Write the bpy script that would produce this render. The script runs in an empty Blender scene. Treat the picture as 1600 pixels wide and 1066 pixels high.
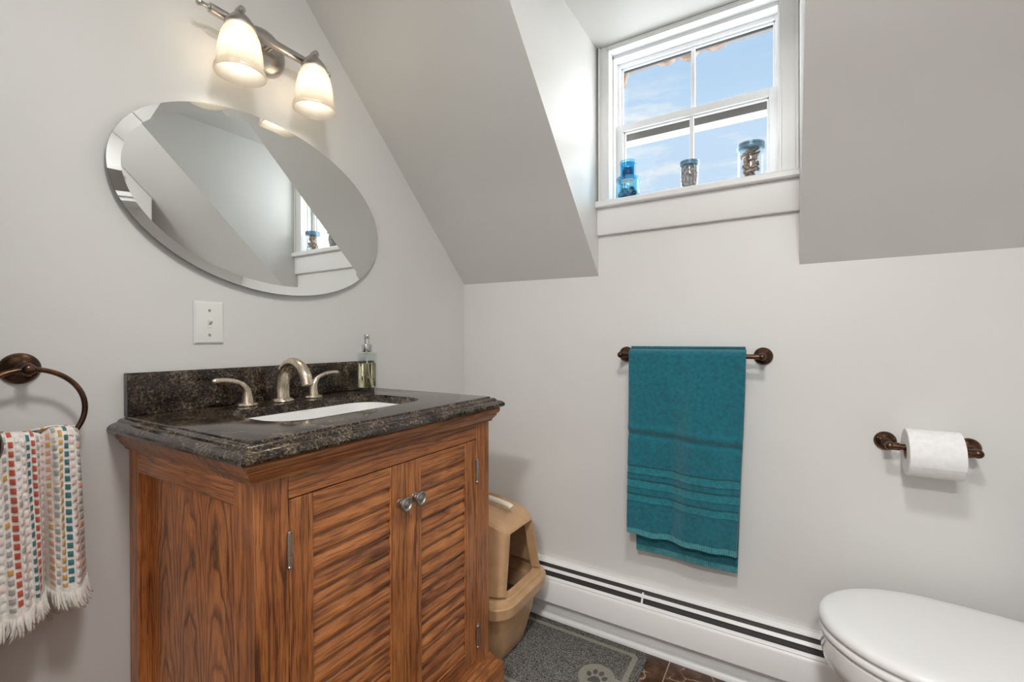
import bpy, bmesh, math, random
from math import sin, cos, pi, sqrt, radians
from mathutils import Vector, Matrix
random.seed(7)
S = bpy.context.scene
C = S.collection

# ---------------------------------------------------------------- camera
cam_d = bpy.data.cameras.new('camera'); cam = bpy.data.objects.new('camera', cam_d); C.objects.link(cam)
S.camera = cam
_y, _p, _r = radians(31.4475), radians(-.2112), radians(-.1543)
fw = Vector((-sin(_y)*cos(_p), cos(_y)*cos(_p), sin(_p)))
rt = Vector((cos(_y), sin(_y), 0)); up = rt.cross(fw)
rt = (rt*cos(_r) + up*sin(_r)).normalized(); up = rt.cross(fw)
M = Matrix((rt, up, -fw)).transposed().to_4x4(); M.translation = (1.2247, -1.6, 1.078)
cam.matrix_world = M
cam_d.sensor_width = 36; cam_d.lens = 710.72/1600*36; cam_d.clip_start = .02; cam_d.clip_end = 200

# ---------------------------------------------------------------- colour management
S.view_settings.view_transform = 'Standard'; S.view_settings.look = 'None'
S.view_settings.gamma = 1; S.view_settings.use_curve_mapping = False
S.view_settings.exposure = 0.0
S.cycles.max_bounces = 14; S.cycles.diffuse_bounces = 9; S.cycles.glossy_bounces = 6
S.cycles.transmission_bounces = 12; S.cycles.transparent_max_bounces = 16
S.cycles.caustics_refractive = True; S.cycles.sample_clamp_indirect = 6

# ---------------------------------------------------------------- world: blue sky with wisps of cloud
FILL_GLOW = 10.5
W = bpy.data.worlds.new('sky'); S.world = W; W.use_nodes = True
wt = W.node_tree; wt.nodes.clear()
def WN(t, **k):
    n = wt.nodes.new(t)
    for a, b in k.items(): setattr(n, a, b)
    return n
wo = WN('ShaderNodeOutputWorld'); bg = WN('ShaderNodeBackground'); bg.inputs['Strength'].default_value = 1.0
tc = WN('ShaderNodeTexCoord'); sp = WN('ShaderNodeSeparateXYZ'); rmp = WN('ShaderNodeValToRGB')
wt.links.new(tc.outputs['Generated'], sp.inputs[0]); wt.links.new(sp.outputs['Z'], rmp.inputs[0])
e = rmp.color_ramp.elements
e[0].position = 0.0; e[0].color = (.74, .86, 1.0, 1)
e[1].position = .75; e[1].color = (.33, .58, .95, 1)
m_ = e.new(.40); m_.color = (.62, .80, 1.0, 1)
m_ = e.new(.54); m_.color = (.42, .64, .90, 1)
mp = WN('ShaderNodeMapping'); mp.inputs['Scale'].default_value = (3.0, 3.0, 14.0); mp.inputs['Rotation'].default_value = (0.1, .25, 0)
nz = WN('ShaderNodeTexNoise'); nz.inputs['Scale'].default_value = 1.6; nz.inputs['Detail'].default_value = 7; nz.inputs['Roughness'].default_value = .62
cr = WN('ShaderNodeValToRGB'); cr.color_ramp.elements[0].position = .50; cr.color_ramp.elements[1].position = .66
wt.links.new(tc.outputs['Generated'], mp.inputs[0]); wt.links.new(mp.outputs[0], nz.inputs['Vector']); wt.links.new(nz.outputs[0], cr.inputs[0])
# the cloud band sits low over the roofs
mr = WN('ShaderNodeMapRange'); mr.inputs['From Min'].default_value = .50; mr.inputs['From Max'].default_value = .42
wt.links.new(sp.outputs['Z'], mr.inputs['Value'])
mu = WN('ShaderNodeMath', operation='MULTIPLY'); wt.links.new(cr.outputs[0], mu.inputs[0]); wt.links.new(mr.outputs[0], mu.inputs[1])
mx = WN('ShaderNodeMix', data_type='RGBA'); wt.links.new(mu.outputs[0], mx.inputs[0]); wt.links.new(rmp.outputs[0], mx.inputs[6]); mx.inputs[7].default_value = (1, 1, 1, 1)
# added glow in the unseen sky, low, high and sideways, to light the dormer
def WM(op, a, b=None):
    n = WN('ShaderNodeMath', operation=op)
    for i, x in enumerate((a, b)):
        if x is None: continue
        if isinstance(x, (int, float)): n.inputs[i].default_value = x
        else: wt.links.new(x, n.inputs[i])
    return n.outputs[0]
def WR(x, a, b):
    n = WN('ShaderNodeMapRange', interpolation_type='SMOOTHSTEP'); n.inputs['From Min'].default_value = a; n.inputs['From Max'].default_value = b
    wt.links.new(x, n.inputs['Value']); return n.outputs[0]
fill_mask = WM('MULTIPLY', WR(sp.outputs['Y'], -.05, .15), WM('MAXIMUM', WM('MULTIPLY', WR(sp.outputs['Z'], .22, .05), .3), WM('MAXIMUM', WR(WM('ABSOLUTE', WM('ADD', sp.outputs['X'], .15)), .38, .60), WR(sp.outputs['Z'], .62, .80))))
fill_mix = WN('ShaderNodeMix', data_type='RGBA'); wt.links.new(fill_mask, fill_mix.inputs[0]); wt.links.new(mx.outputs[2], fill_mix.inputs[6]); fill_mix.inputs[7].default_value = (FILL_GLOW*.99, FILL_GLOW*.985, FILL_GLOW*.98, 1)
wt.links.new(fill_mix.outputs[2], bg.inputs[0]); wt.links.new(bg.outputs[0], wo.inputs[0])

# ---------------------------------------------------------------- added fill lights and the window portal
def area(name, loc, size, power, col, rot=(0, 0, 0), shape='DISK', size_y=None):
    d = bpy.data.lights.new(name, 'AREA'); d.shape = shape; d.size = size; d.energy = power; d.color = col
    if size_y: d.size_y = size_y
    o = bpy.data.objects.new(name, d); o.location = loc; o.rotation_euler = rot; C.objects.link(o); return o
CEIL_W, HALL_W, BULB_W = 17.0, 46.0, 2.4
area('ceiling_fill_light', (1.25, -1.42, 2.262), .26, CEIL_W, (1, .985, .965))  # unseen ceiling source, added to fill the room
area('hall_fill_light', (1.35, -2.75, 2.282), .30, HALL_W, (.99, .99, 1.0))  # unseen hall source, added as fill through the doorway
# daylight of the sky coming in through the window opening
pt = area('window_portal', (.93, .20, 1.86), .60, 1.0, (1, 1, 1), (radians(-90), 0, 0), 'RECTANGLE', .62)
pt.data.cycles.is_portal = True

# ================================================================ materials
def mat(name, base=(.8, .8, .8), rough=.5, metal=0, **kw):
    m = bpy.data.materials.new(name); m.use_nodes = True
    b = m.node_tree.nodes['Principled BSDF']
    b.inputs['Base Color'].default_value = (*base, 1); b.inputs['Roughness'].default_value = rough; b.inputs['Metallic'].default_value = metal
    for k, v in kw.items(): b.inputs[k.replace('_', ' ')].default_value = v
    return m
def nt(m):
    t = m.node_tree; b = t.nodes['Principled BSDF']
    def N(ty, **k):
        n = t.nodes.new(ty)
        for a, v in k.items():
            if a.startswith('i_'): n.inputs[a[2:].replace('_', ' ')].default_value = v
            else: setattr(n, a, v)
        return n
    return t, b, N, t.links.new
def obj_coord(N, L, scale=(1, 1, 1), rot=(0, 0, 0)):
    c = N('ShaderNodeTexCoord'); mp = N('ShaderNodeMapping'); mp.inputs['Scale'].default_value = scale; mp.inputs['Rotation'].default_value = rot
    L(c.outputs['Object'], mp.inputs[0]); return mp.outputs[0]
def ramp(N, stops):
    r = N('ShaderNodeValToRGB'); el = r.color_ramp.elements
    el[0].position, el[0].color = stops[0][0], (*stops[0][1], 1)
    el[1].position, el[1].color = stops[-1][0], (*stops[-1][1], 1)
    for p, c in stops[1:-1]:
        x = el.new(p); x.color = (*c, 1)
    return r
def bump(N, L, b, h, strength, dist=.001):
    bp = N('ShaderNodeBump'); bp.inputs['Strength'].default_value = strength; bp.inputs['Distance'].default_value = dist
    L(h, bp.inputs['Height']); L(bp.outputs[0], b.inputs['Normal']); return bp

def paint(name, col, rough, bs=.15, scale=60):
    m = mat(name, col, rough); t, b, N, L = nt(m)
    v = obj_coord(N, L)
    n1 = N('ShaderNodeTexNoise'); n1.inputs['Scale'].default_value = scale; n1.inputs['Detail'].default_value = 5; L(v, n1.inputs['Vector'])
    n2 = N('ShaderNodeTexNoise'); n2.inputs['Scale'].default_value = 2.2; n2.inputs['Detail'].default_value = 3; L(v, n2.inputs['Vector'])
    r = ramp(N, [(.3, tuple(c*.975 for c in col)), (.7, tuple(min(1, c*1.02) for c in col))]); L(n2.outputs[0], r.inputs[0]); L(r.outputs[0], b.inputs['Base Color'])
    bump(N, L, b, n1.outputs[0], bs, .002)
    return m
M_wall = paint('wall_paint_warm_grey', (.67, .667, .648), .42)
M_trim = paint('trim_paint_white', (.80, .80, .79), .32, .10, 35)
M_ceil_flat = paint('ceiling_paint_white', (.70, .70, .685), .6)
M_vinyl = mat('white_vinyl', (.82, .83, .84), .28)
M_vinyl_out = mat('taupe_storm_frame', (.10, .09, .08), .5)
M_porc = mat('white_porcelain', (.80, .80, .79), .12, Coat_Weight=.6, Coat_Roughness=.05)
M_seat = mat('white_seat_plastic', (.78, .78, .77), .22)
M_plate = mat('white_switch_plastic', (.74, .74, .71), .3)
M_mirror = mat('silvered_glass', (.88, .90, .89), .0, 1.0)
M_glass_edge = mat('mirror_glass_edge', (.30, .36, .33), .1)
M_black = mat('dark_heater_fins', (.035, .034, .033), .6)
M_heater = mat('heater_enamel_white', (.78, .775, .76), .35)
M_chrome = mat('polished_chrome', (.62, .63, .65), .08, 1)
M_rubber = mat('black_rubber', (.02, .02, .02), .6)

def brushed(name, col, rough, spread=.06, scale=300, bs=.02):
    m = mat(name, col, rough, 1); t, b, N, L = nt(m)
    v = obj_coord(N, L, (1, 1, .2)); n = N('ShaderNodeTexNoise'); n.inputs['Scale'].default_value = scale; L(v, n.inputs['Vector'])
    r = N('ShaderNodeMapRange'); r.inputs['To Min'].default_value = rough-spread/2; r.inputs['To Max'].default_value = rough+spread/2
    L(n.outputs[0], r.inputs['Value']); L(r.outputs[0], b.inputs['Roughness']); bump(N, L, b, n.outputs[0], bs, .0005)
    return m
M_nickel = brushed('brushed_nickel_champagne', (.66, .57, .46), .27)
M_lampmetal = brushed('satin_nickel', (.52, .49, .47), .30)
M_pewter = brushed('aged_pewter', (.42, .39, .36), .34)
def bronze():
    m = mat('oil_rubbed_bronze', (.05, .03, .02), .27, .85); t, b, N, L = nt(m)
    v = obj_coord(N, L); n = N('ShaderNodeTexNoise'); n.inputs['Scale'].default_value = 45; n.inputs['Detail'].default_value = 4; L(v, n.inputs['Vector'])
    r = ramp(N, [(.35, (.055, .032, .022)), (.55, (.11, .058, .034)), (.75, (.20, .095, .05))]); L(n.outputs[0], r.inputs[0]); L(r.outputs[0], b.inputs['Base Color'])
    return m
M_bronze = bronze()

def oak(name, along='z', cath=False, tone=1.0, seed=0.0, red=1.0, freq=70):
    """stained oak; grain runs along the given axis, growth rings cut as arches when cath"""
    m = mat(name, (.3, .1, .03), .38, Coat_Weight=.25, Coat_Roughness=.25); t, b, N, L = nt(m)
    c = N('ShaderNodeTexCoord'); s = N('ShaderNodeSeparateXYZ'); oi = N('ShaderNodeObjectInfo')
    L(c.outputs['Object'], s.inputs[0])
    def MA(op, a, bb=None, cc=None):
        n = N('ShaderNodeMath', operation=op)
        for i, x in enumerate((a, bb, cc)):
            if x is None: continue
            if isinstance(x, (int, float)): n.inputs[i].default_value = x
            else: L(x, n.inputs[i])
        return n.outputs[0]
    X, Y, Z = s.outputs
    if along == 'z': v, u = Z, MA('ADD', X, Y)
    elif along == 'y': v, u = Y, MA('ADD', Z, MA('MULTIPLY', X, .6))
    else: v, u = X, MA('ADD', Z, MA('MULTIPLY', Y, .6))
    u = MA('ADD', u, seed)
    cv = N('ShaderNodeCombineXYZ'); L(u, cv.inputs[0]); L(MA('MULTIPLY', v, .09), cv.inputs[1]); cv.inputs[2].default_value = seed*3.1
    # slow wander of the grain
    n0 = N('ShaderNodeTexNoise'); n0.inputs['Scale'].default_value = 26 if not cath else 9; n0.inputs['Detail'].default_value = 3; L(cv.outputs[0], n0.inputs['Vector'])
    nm = N('ShaderNodeTexNoise'); nm.inputs['Scale'].default_value = 34; nm.inputs['Detail'].default_value = 2; L(cv.outputs[0], nm.inputs['Vector'])
    if cath:
        # flat-sawn figure: nested arches side by side, each column with its own height
        per = .105
        ua = MA('ADD', u, MA('MULTIPLY', MA('SUBTRACT', n0.outputs[0], .5), .05))
        col = MA('FLOOR', MA('DIVIDE', ua, per)); um = MA('SUBTRACT', MA('SUBTRACT', ua, MA('MULTIPLY', col, per)), per/2)
        n5 = N('ShaderNodeTexNoise'); n5.inputs['Scale'].default_value = 14; n5.inputs['Detail'].default_value = 3; cw = N('ShaderNodeCombineXYZ'); L(u, cw.inputs[0]); L(MA('MULTIPLY', v, .4), cw.inputs[1]); L(cw.outputs[0], n5.inputs['Vector'])
        idx = MA('ADD', MA('MULTIPLY', MA('MULTIPLY', um, um), 1050), MA('MULTIPLY', v, 8))
        ph = MA('FRACT', MA('ADD', idx, MA('MULTIPLY', n5.outputs[0], 3.0)))
    else:
        ph = MA('FRACT', MA('ADD', MA('MULTIPLY', u, freq), MA('MULTIPLY', n0.outputs[0], 4.5)))
    ring0 = ramp(N, [(0, (.05, .05, .05)), (.14, (.40, .40, .40)), (.40, (.92, .92, .92)), (.88, (.85, .85, .85)), (1, (.22, .22, .22))]); L(ph, ring0.inputs[0])
    fade = N('ShaderNodeMapRange'); fade.inputs['From Min'].default_value = .35; fade.inputs['From Max'].default_value = .65; fade.inputs['To Min'].default_value = .15 if not cath else .7; fade.inputs['To Max'].default_value = 1.0; L(nm.outputs[0], fade.inputs['Value'])
    ring = N('ShaderNodeMix', data_type='FLOAT'); ring.inputs[2].default_value = .72; L(fade.outputs[0], ring.inputs[0]); L(ring0.outputs[0], ring.inputs[3])
    # pores
    cp = N('ShaderNodeCombineXYZ'); L(MA('MULTIPLY', u, 1.0), cp.inputs[0]); L(MA('MULTIPLY', v, .035), cp.inputs[1]); cp.inputs[2].default_value = seed
    n1 = N('ShaderNodeTexNoise'); n1.inputs['Scale'].default_value = 480; n1.inputs['Detail'].default_value = 3; L(cp.outputs[0], n1.inputs['Vector'])
    pr = ramp(N, [(.40, (.0, .0, .0)), (.50, (1, 1, 1))]); L(n1.outputs[0], pr.inputs[0])
    # broad tone
    cb = N('ShaderNodeCombineXYZ'); L(u, cb.inputs[0]); L(MA('MULTIPLY', v, .5), cb.inputs[1]); L(MA('MULTIPLY', oi.outputs['Random'], 7), cb.inputs[2])
    n2 = N('ShaderNodeTexNoise'); n2.inputs['Scale'].default_value = 12; n2.inputs['Detail'].default_value = 3; L(cb.outputs[0], n2.inputs['Vector'])
    n3 = N('ShaderNodeTexNoise'); n3.inputs['Scale'].default_value = 90; L(cp.outputs[0], n3.inputs['Vector'])
    g = MA('MULTIPLY', ring.outputs[0], MA('ADD', MA('MULTIPLY', pr.outputs[0], .5), .5))
    g = MA('ADD', MA('MULTIPLY', g, .55), MA('ADD', MA('MULTIPLY', n2.outputs[0], .46), MA('MULTIPLY', MA('SUBTRACT', n3.outputs[0], .5), .35)))
    k = tone
    cr = ramp(N, [(.12, (.030*k, .010*k*red, .004*k)), (.34, (.115*k, .036*k, .012*k)), (.58, (.30*k, .102*k, .028*k)), (.80, (.46*k, .178*k, .052*k)), (1, (.58*k, .26*k, .09*k))])
    L(g, cr.inputs[0]); L(cr.outputs[0], b.inputs['Base Color'])
    bump(N, L, b, g, .25, .0006)
    return m
O_V = oak('oak_upright_grain', 'z', tone=1.08, seed=.3); O_Y = oak('oak_grain_across_front', 'y', tone=1.0, seed=.7)
O_X = oak('oak_grain_along_lit_side', 'x', tone=1.45, seed=1.3); O_P = oak('oak_arched_lit_panel', 'z', True, 1.75, seed=.05)  # side rail and panel toned up: light on that face put into colour
O_S = oak('oak_louver_grain', 'y', tone=1.05, seed=2.4, freq=45); O_VS = oak('oak_lit_side_upright', 'z', tone=1.5, seed=3.2)  # side upright also toned up for the light falling on it

def granite():
    m = mat('polished_brown_granite', (.05, .04, .03), .13); t, b, N, L = nt(m)
    v = obj_coord(N, L)
    vo = N('ShaderNodeTexVoronoi'); vo.inputs['Scale'].default_value = 330; L(v, vo.inputs['Vector'])
    n = N('ShaderNodeTexNoise'); n.inputs['Scale'].default_value = 150; n.inputs['Detail'].default_value = 8; n.inputs['Roughness'].default_value = .75; L(v, n.inputs['Vector'])
    n2 = N('ShaderNodeTexNoise'); n2.inputs['Scale'].default_value = 26; n2.inputs['Detail'].default_value = 5; L(v, n2.inputs['Vector'])
    a = ramp(N, [(.37, (.005, .004, .004)), (.51, (.020, .014, .010)), (.61, (.060, .040, .026)), (.73, (.15, .115, .08)), (.87, (.30, .25, .19))])
    ad = N('ShaderNodeMath', operation='ADD'); L(n.outputs[0], ad.inputs[0])
    m2 = N('ShaderNodeMath', operation='MULTIPLY_ADD'); L(n2.outputs[0], m2.inputs[0]); m2.inputs[1].default_value = .55; m2.inputs[2].default_value = -.275
    L(m2.outputs[0], ad.inputs[1])
    ad2 = N('ShaderNodeMath', operation='MULTIPLY_ADD'); sv = N('ShaderNodeSeparateColor'); L(vo.outputs['Color'], sv.inputs[0]); L(sv.outputs[0], ad2.inputs[0]); ad2.inputs[1].default_value = .22; L(ad.outputs[0], ad2.inputs[2])
    sb = N('ShaderNodeMath', operation='SUBTRACT'); L(ad2.outputs[0], sb.inputs[0]); sb.inputs[1].default_value = .07
    L(sb.outputs[0], a.inputs[0]); L(a.outputs[0], b.inputs['Base Color'])
    return m
M_granite = granite()

def marble_tile():
    m = mat('brown_marble_tile', (.1, .06, .04), .18); t, b, N, L = nt(m)
    v = obj_coord(N, L)
    n = N('ShaderNodeTexNoise'); n.inputs['Scale'].default_value = 14; n.inputs['Detail'].default_value = 7; n.inputs['Roughness'].default_value = .65; L(v, n.inputs['Vector'])
    base = ramp(N, [(.3, (.035, .016, .009)), (.5, (.085, .042, .024)), (.7, (.17, .10, .065))]); L(n.outputs[0], base.inputs[0])
    nd = N('ShaderNodeTexNoise'); nd.inputs['Scale'].default_value = 9; nd.inputs['Detail'].default_value = 4; L(v, nd.inputs['Vector'])
    vm = N('ShaderNodeVectorMath', operation='MULTIPLY_ADD'); L(nd.outputs['Color'], vm.inputs[0]); vm.inputs[1].default_value = (.10, .10, .10); L(v, vm.inputs[2])
    vo = N('ShaderNodeTexVoronoi', feature='DISTANCE_TO_EDGE'); vo.inputs['Scale'].default_value = 13; L(vm.outputs[0], vo.inputs['Vector'])
    ve = ramp(N, [(.0, (1, 1, 1)), (.018, (.5, .5, .5)), (.045, (0, 0, 0))]); L(vo.outputs['Distance'], ve.inputs[0])
    mk = N('ShaderNodeTexNoise'); mk.inputs['Scale'].default_value = 11; L(v, mk.inputs['Vector'])
    mkr = ramp(N, [(.45, (0, 0, 0)), (.6, (1, 1, 1))]); L(mk.outputs[0], mkr.inputs[0])
    f = N('ShaderNodeMath', operation='MULTIPLY'); L(ve.outputs[0], f.inputs[0]); L(mkr.outputs[0], f.inputs[1])
    mx = N('ShaderNodeMix', data_type='RGBA'); L(f.outputs[0], mx.inputs[0]); L(base.outputs[0], mx.inputs[6]); mx.inputs[7].default_value = (.50, .36, .25, 1)
    # grout joints every 305 mm
    s = N('ShaderNodeSeparateXYZ'); L(v, s.inputs[0]); out = None
    for i, off in ((0, .882), (1, -.335)):
        a = N('ShaderNodeMath', operation='SUBTRACT'); L(s.outputs[i], a.inputs[0]); a.inputs[1].default_value = off-.0015-.305*20
        q = N('ShaderNodeMath', operation='MODULO'); L(a.outputs[0], q.inputs[0]); q.inputs[1].default_value = .305
        lt = N('ShaderNodeMath', operation='LESS_THAN'); L(q.outputs[0], lt.inputs[0]); lt.inputs[1].default_value = .003
        if out is None: out = lt
        else:
            mm = N('ShaderNodeMath', operation='MAXIMUM'); L(out.outputs[0], mm.inputs[0]); L(lt.outputs[0], mm.inputs[1]); out = mm
    m2 = N('ShaderNodeMix', data_type='RGBA'); L(out.outputs[0], m2.inputs[0]); L(mx.outputs[2], m2.inputs[6]); m2.inputs[7].default_value = (.48, .37, .25, 1)
    L(m2.outputs[2], b.inputs['Base Color'])
    return m
M_tile = marble_tile()

def speckle(name, c0, c1, scale, rough=.9, bs=.6, dist=.002):
    m = mat(name, c0, rough); t, b, N, L = nt(m); v = obj_coord(N, L)
    n = N('ShaderNodeTexNoise'); n.inputs['Scale'].default_value = scale; n.inputs['Detail'].default_value = 2; L(v, n.inputs['Vector'])
    r = ramp(N, [(.38, c0), (.62, c1)]); L(n.outputs[0], r.inputs[0]); L(r.outputs[0], b.inputs['Base Color']); bump(N, L, b, n.outputs[0], bs, dist); return m
M_mat = speckle('grey_looped_vinyl', (.018, .017, .015), (.25, .24, .215), 330)
M_matband = speckle('light_grey_looped_vinyl', (.19, .185, .15), (.34, .33, .27), 420, bs=.35)
M_paw = speckle('dark_grey_print', (.05, .05, .045), (.13, .125, .11), 420)
M_tan = speckle('tan_plastic', (.52, .315, .165), (.56, .35, .19), 25, .36, .03, .0005)
M_paper = speckle('white_tissue', (.78, .78, .77), (.83, .83, .82), 70, .95, .12, .002)
M_card = mat('cardboard_core', (.32, .24, .16), .9)
M_handle = mat('ivory_plastic', (.74, .70, .60), .35)
M_corbel = speckle('weathered_tan_wood', (.10, .062, .040), (.20, .14, .095), 30, .85, .3)
M_soffit = mat('grey_painted_eave', (.10, .095, .095), .7)

def vcol_cloth(name, rough=.95, scale=500, bs=.8, dist=.002, vary=.35, sheen=.3):
    m = mat(name, (.5, .5, .5), rough, Sheen_Weight=sheen); t, b, N, L = nt(m)
    a = N('ShaderNodeAttribute', attribute_name='Col'); v = obj_coord(N, L)
    n = N('ShaderNodeTexNoise'); n.inputs['Scale'].default_value = scale; n.inputs['Detail'].default_value = 3; n.inputs['Roughness'].default_value = .7; L(v, n.inputs['Vector'])
    n2 = N('ShaderNodeTexNoise'); n2.inputs['Scale'].default_value = scale/5; n2.inputs['Detail'].default_value = 4; n2.inputs['Roughness'].default_value = .65; L(v, n2.inputs['Vector'])
    av = N('ShaderNodeMath', operation='MULTIPLY_ADD'); L(n2.outputs[0], av.inputs[0]); av.inputs[1].default_value = .8; hf = N('ShaderNodeMath', operation='MULTIPLY'); L(n.outputs[0], hf.inputs[0]); hf.inputs[1].default_value = .6; L(hf.outputs[0], av.inputs[2])
    mr = N('ShaderNodeMapRange'); mr.inputs['From Min'].default_value = .5; mr.inputs['From Max'].default_value = .9
    mr.inputs['To Min'].default_value = 1-vary; mr.inputs['To Max'].default_value = 1+vary; L(av.outputs[0], mr.inputs['Value'])
    vm = N('ShaderNodeVectorMath', operation='SCALE'); L(a.outputs['Color'], vm.inputs[0]); L(mr.outputs[0], vm.inputs['Scale'])
    L(vm.outputs[0], b.inputs['Base Color']); bump(N, L, b, n.outputs[0], bs, dist); return m
M_terry = vcol_cloth('teal_terry', scale=420, bs=.9, dist=.003, vary=.34)
M_waffle = vcol_cloth('waffle_weave', scale=700, bs=.5, dist=.0015, vary=.12, sheen=.1)

def glass(name, col=(1, 1, 1), rough=0.0, ior=1.45):
    m = mat(name, col, rough, Transmission_Weight=1.0, IOR=ior); return m
def thin_glass(name, tint=(.97, .985, .99), gloss=.06):
    m = bpy.data.materials.new(name); m.use_nodes = True; t = m.node_tree; t.nodes.clear()
    o = t.nodes.new('ShaderNodeOutputMaterial'); tr = t.nodes.new('ShaderNodeBsdfTransparent'); tr.inputs[0].default_value = (*tint, 1)
    gl = t.nodes.new('ShaderNodeBsdfGlossy'); gl.inputs['Roughness'].default_value = .02
    lw = t.nodes.new('ShaderNodeLayerWeight'); pw = t.nodes.new('ShaderNodeMath'); pw.operation = 'POWER'; pw.inputs[1].default_value = 5; t.links.new(lw.outputs['Facing'], pw.inputs[0])
    fr = t.nodes.new('ShaderNodeMath'); fr.operation = 'MULTIPLY_ADD'; fr.inputs[1].default_value = .5; fr.inputs[2].default_value = .035; t.links.new(pw.outputs[0], fr.inputs[0])
    mx = t.nodes.new('ShaderNodeMixShader'); t.links.new(fr.outputs[0], mx.inputs[0]); t.links.new(tr.outputs[0], mx.inputs[1]); t.links.new(gl.outputs[0], mx.inputs[2])
    t.links.new(mx.outputs[0], o.inputs[0]); return m
M_pane = thin_glass('window_glass')
M_jar_clear = thin_glass('clear_jar_glass', (.95, .975, .985)); M_jar_blue = thin_glass('blue_tinted_jar_glass', (.66, .88, .95))
M_jar_deep = thin_glass('teal_tinted_jar_glass', (.30, .72, .86))
M_lid_blue = mat('slate_blue_lid', (.16, .28, .38), .35, .3)
M_lid_tint = thin_glass('pale_blue_glass_lid', (.55, .78, .88))
M_bottle = thin_glass('clear_bottle_glass', (.94, .96, .95)); M_soap = glass('amber_soap', (.95, .87, .60), 0, 1.36)
M_tube = mat('milky_tube', (.75, .72, .62), .4)

def shade_glass():
    m = bpy.data.materials.new('frosted_ribbed_shade_glass'); m.use_nodes = True; t = m.node_tree; t.nodes.clear()
    o = t.nodes.new('ShaderNodeOutputMaterial')
    tl = t.nodes.new('ShaderNodeBsdfTranslucent'); tl.inputs[0].default_value = (.42, .385, .33, 1)
    df = t.nodes.new('ShaderNodeBsdfDiffuse'); df.inputs[0].default_value = (.55, .53, .50, 1)
    tr = t.nodes.new('ShaderNodeBsdfTransparent'); tr.inputs[0].default_value = (1, .97, .92, 1)
    gl = t.nodes.new('ShaderNodeBsdfGlossy'); gl.inputs['Roughness'].default_value = .15
    a = t.nodes.new('ShaderNodeMixShader'); a.inputs[0].default_value = .35; t.links.new(tl.outputs[0], a.inputs[1]); t.links.new(df.outputs[0], a.inputs[2])
    b = t.nodes.new('ShaderNodeMixShader'); b.inputs[0].default_value = .30; t.links.new(a.outputs[0], b.inputs[1]); t.links.new(tr.outputs[0], b.inputs[2])
    c = t.nodes.new('ShaderNodeMixShader'); c.inputs[0].default_value = .06; t.links.new(b.outputs[0], c.inputs[1]); t.links.new(gl.outputs[0], c.inputs[2])
    t.links.new(c.outputs[0], o.inputs[0]); return m
M_shade = shade_glass()
def emis(name, col, s):
    m = mat(name, col, .5); b = m.node_tree.nodes['Principled BSDF']
    b.inputs['Emission Color'].default_value = (*col, 1); b.inputs['Emission Strength'].default_value = s; return m
def bulb_mat():
    m = bpy.data.materials.new('warm_bulb'); m.use_nodes = True; t = m.node_tree; t.nodes.clear()
    o = t.nodes.new('ShaderNodeOutputMaterial'); e_ = t.nodes.new('ShaderNodeEmission'); e_.inputs[0].default_value = (1, .90, .74, 1); e_.inputs[1].default_value = 3.0
    tr = t.nodes.new('ShaderNodeBsdfTransparent'); x = t.nodes.new('ShaderNodeMixShader'); x.inputs[0].default_value = .55
    t.links.new(tr.outputs[0], x.inputs[1]); t.links.new(e_.outputs[0], x.inputs[2]); t.links.new(x.outputs[0], o.inputs[0]); return m
M_bulb = bulb_mat()
M_dome = emis('fill_lamp_dome', (1, .96, .9), 1.2)  # glow of the added fill lamps

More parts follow.
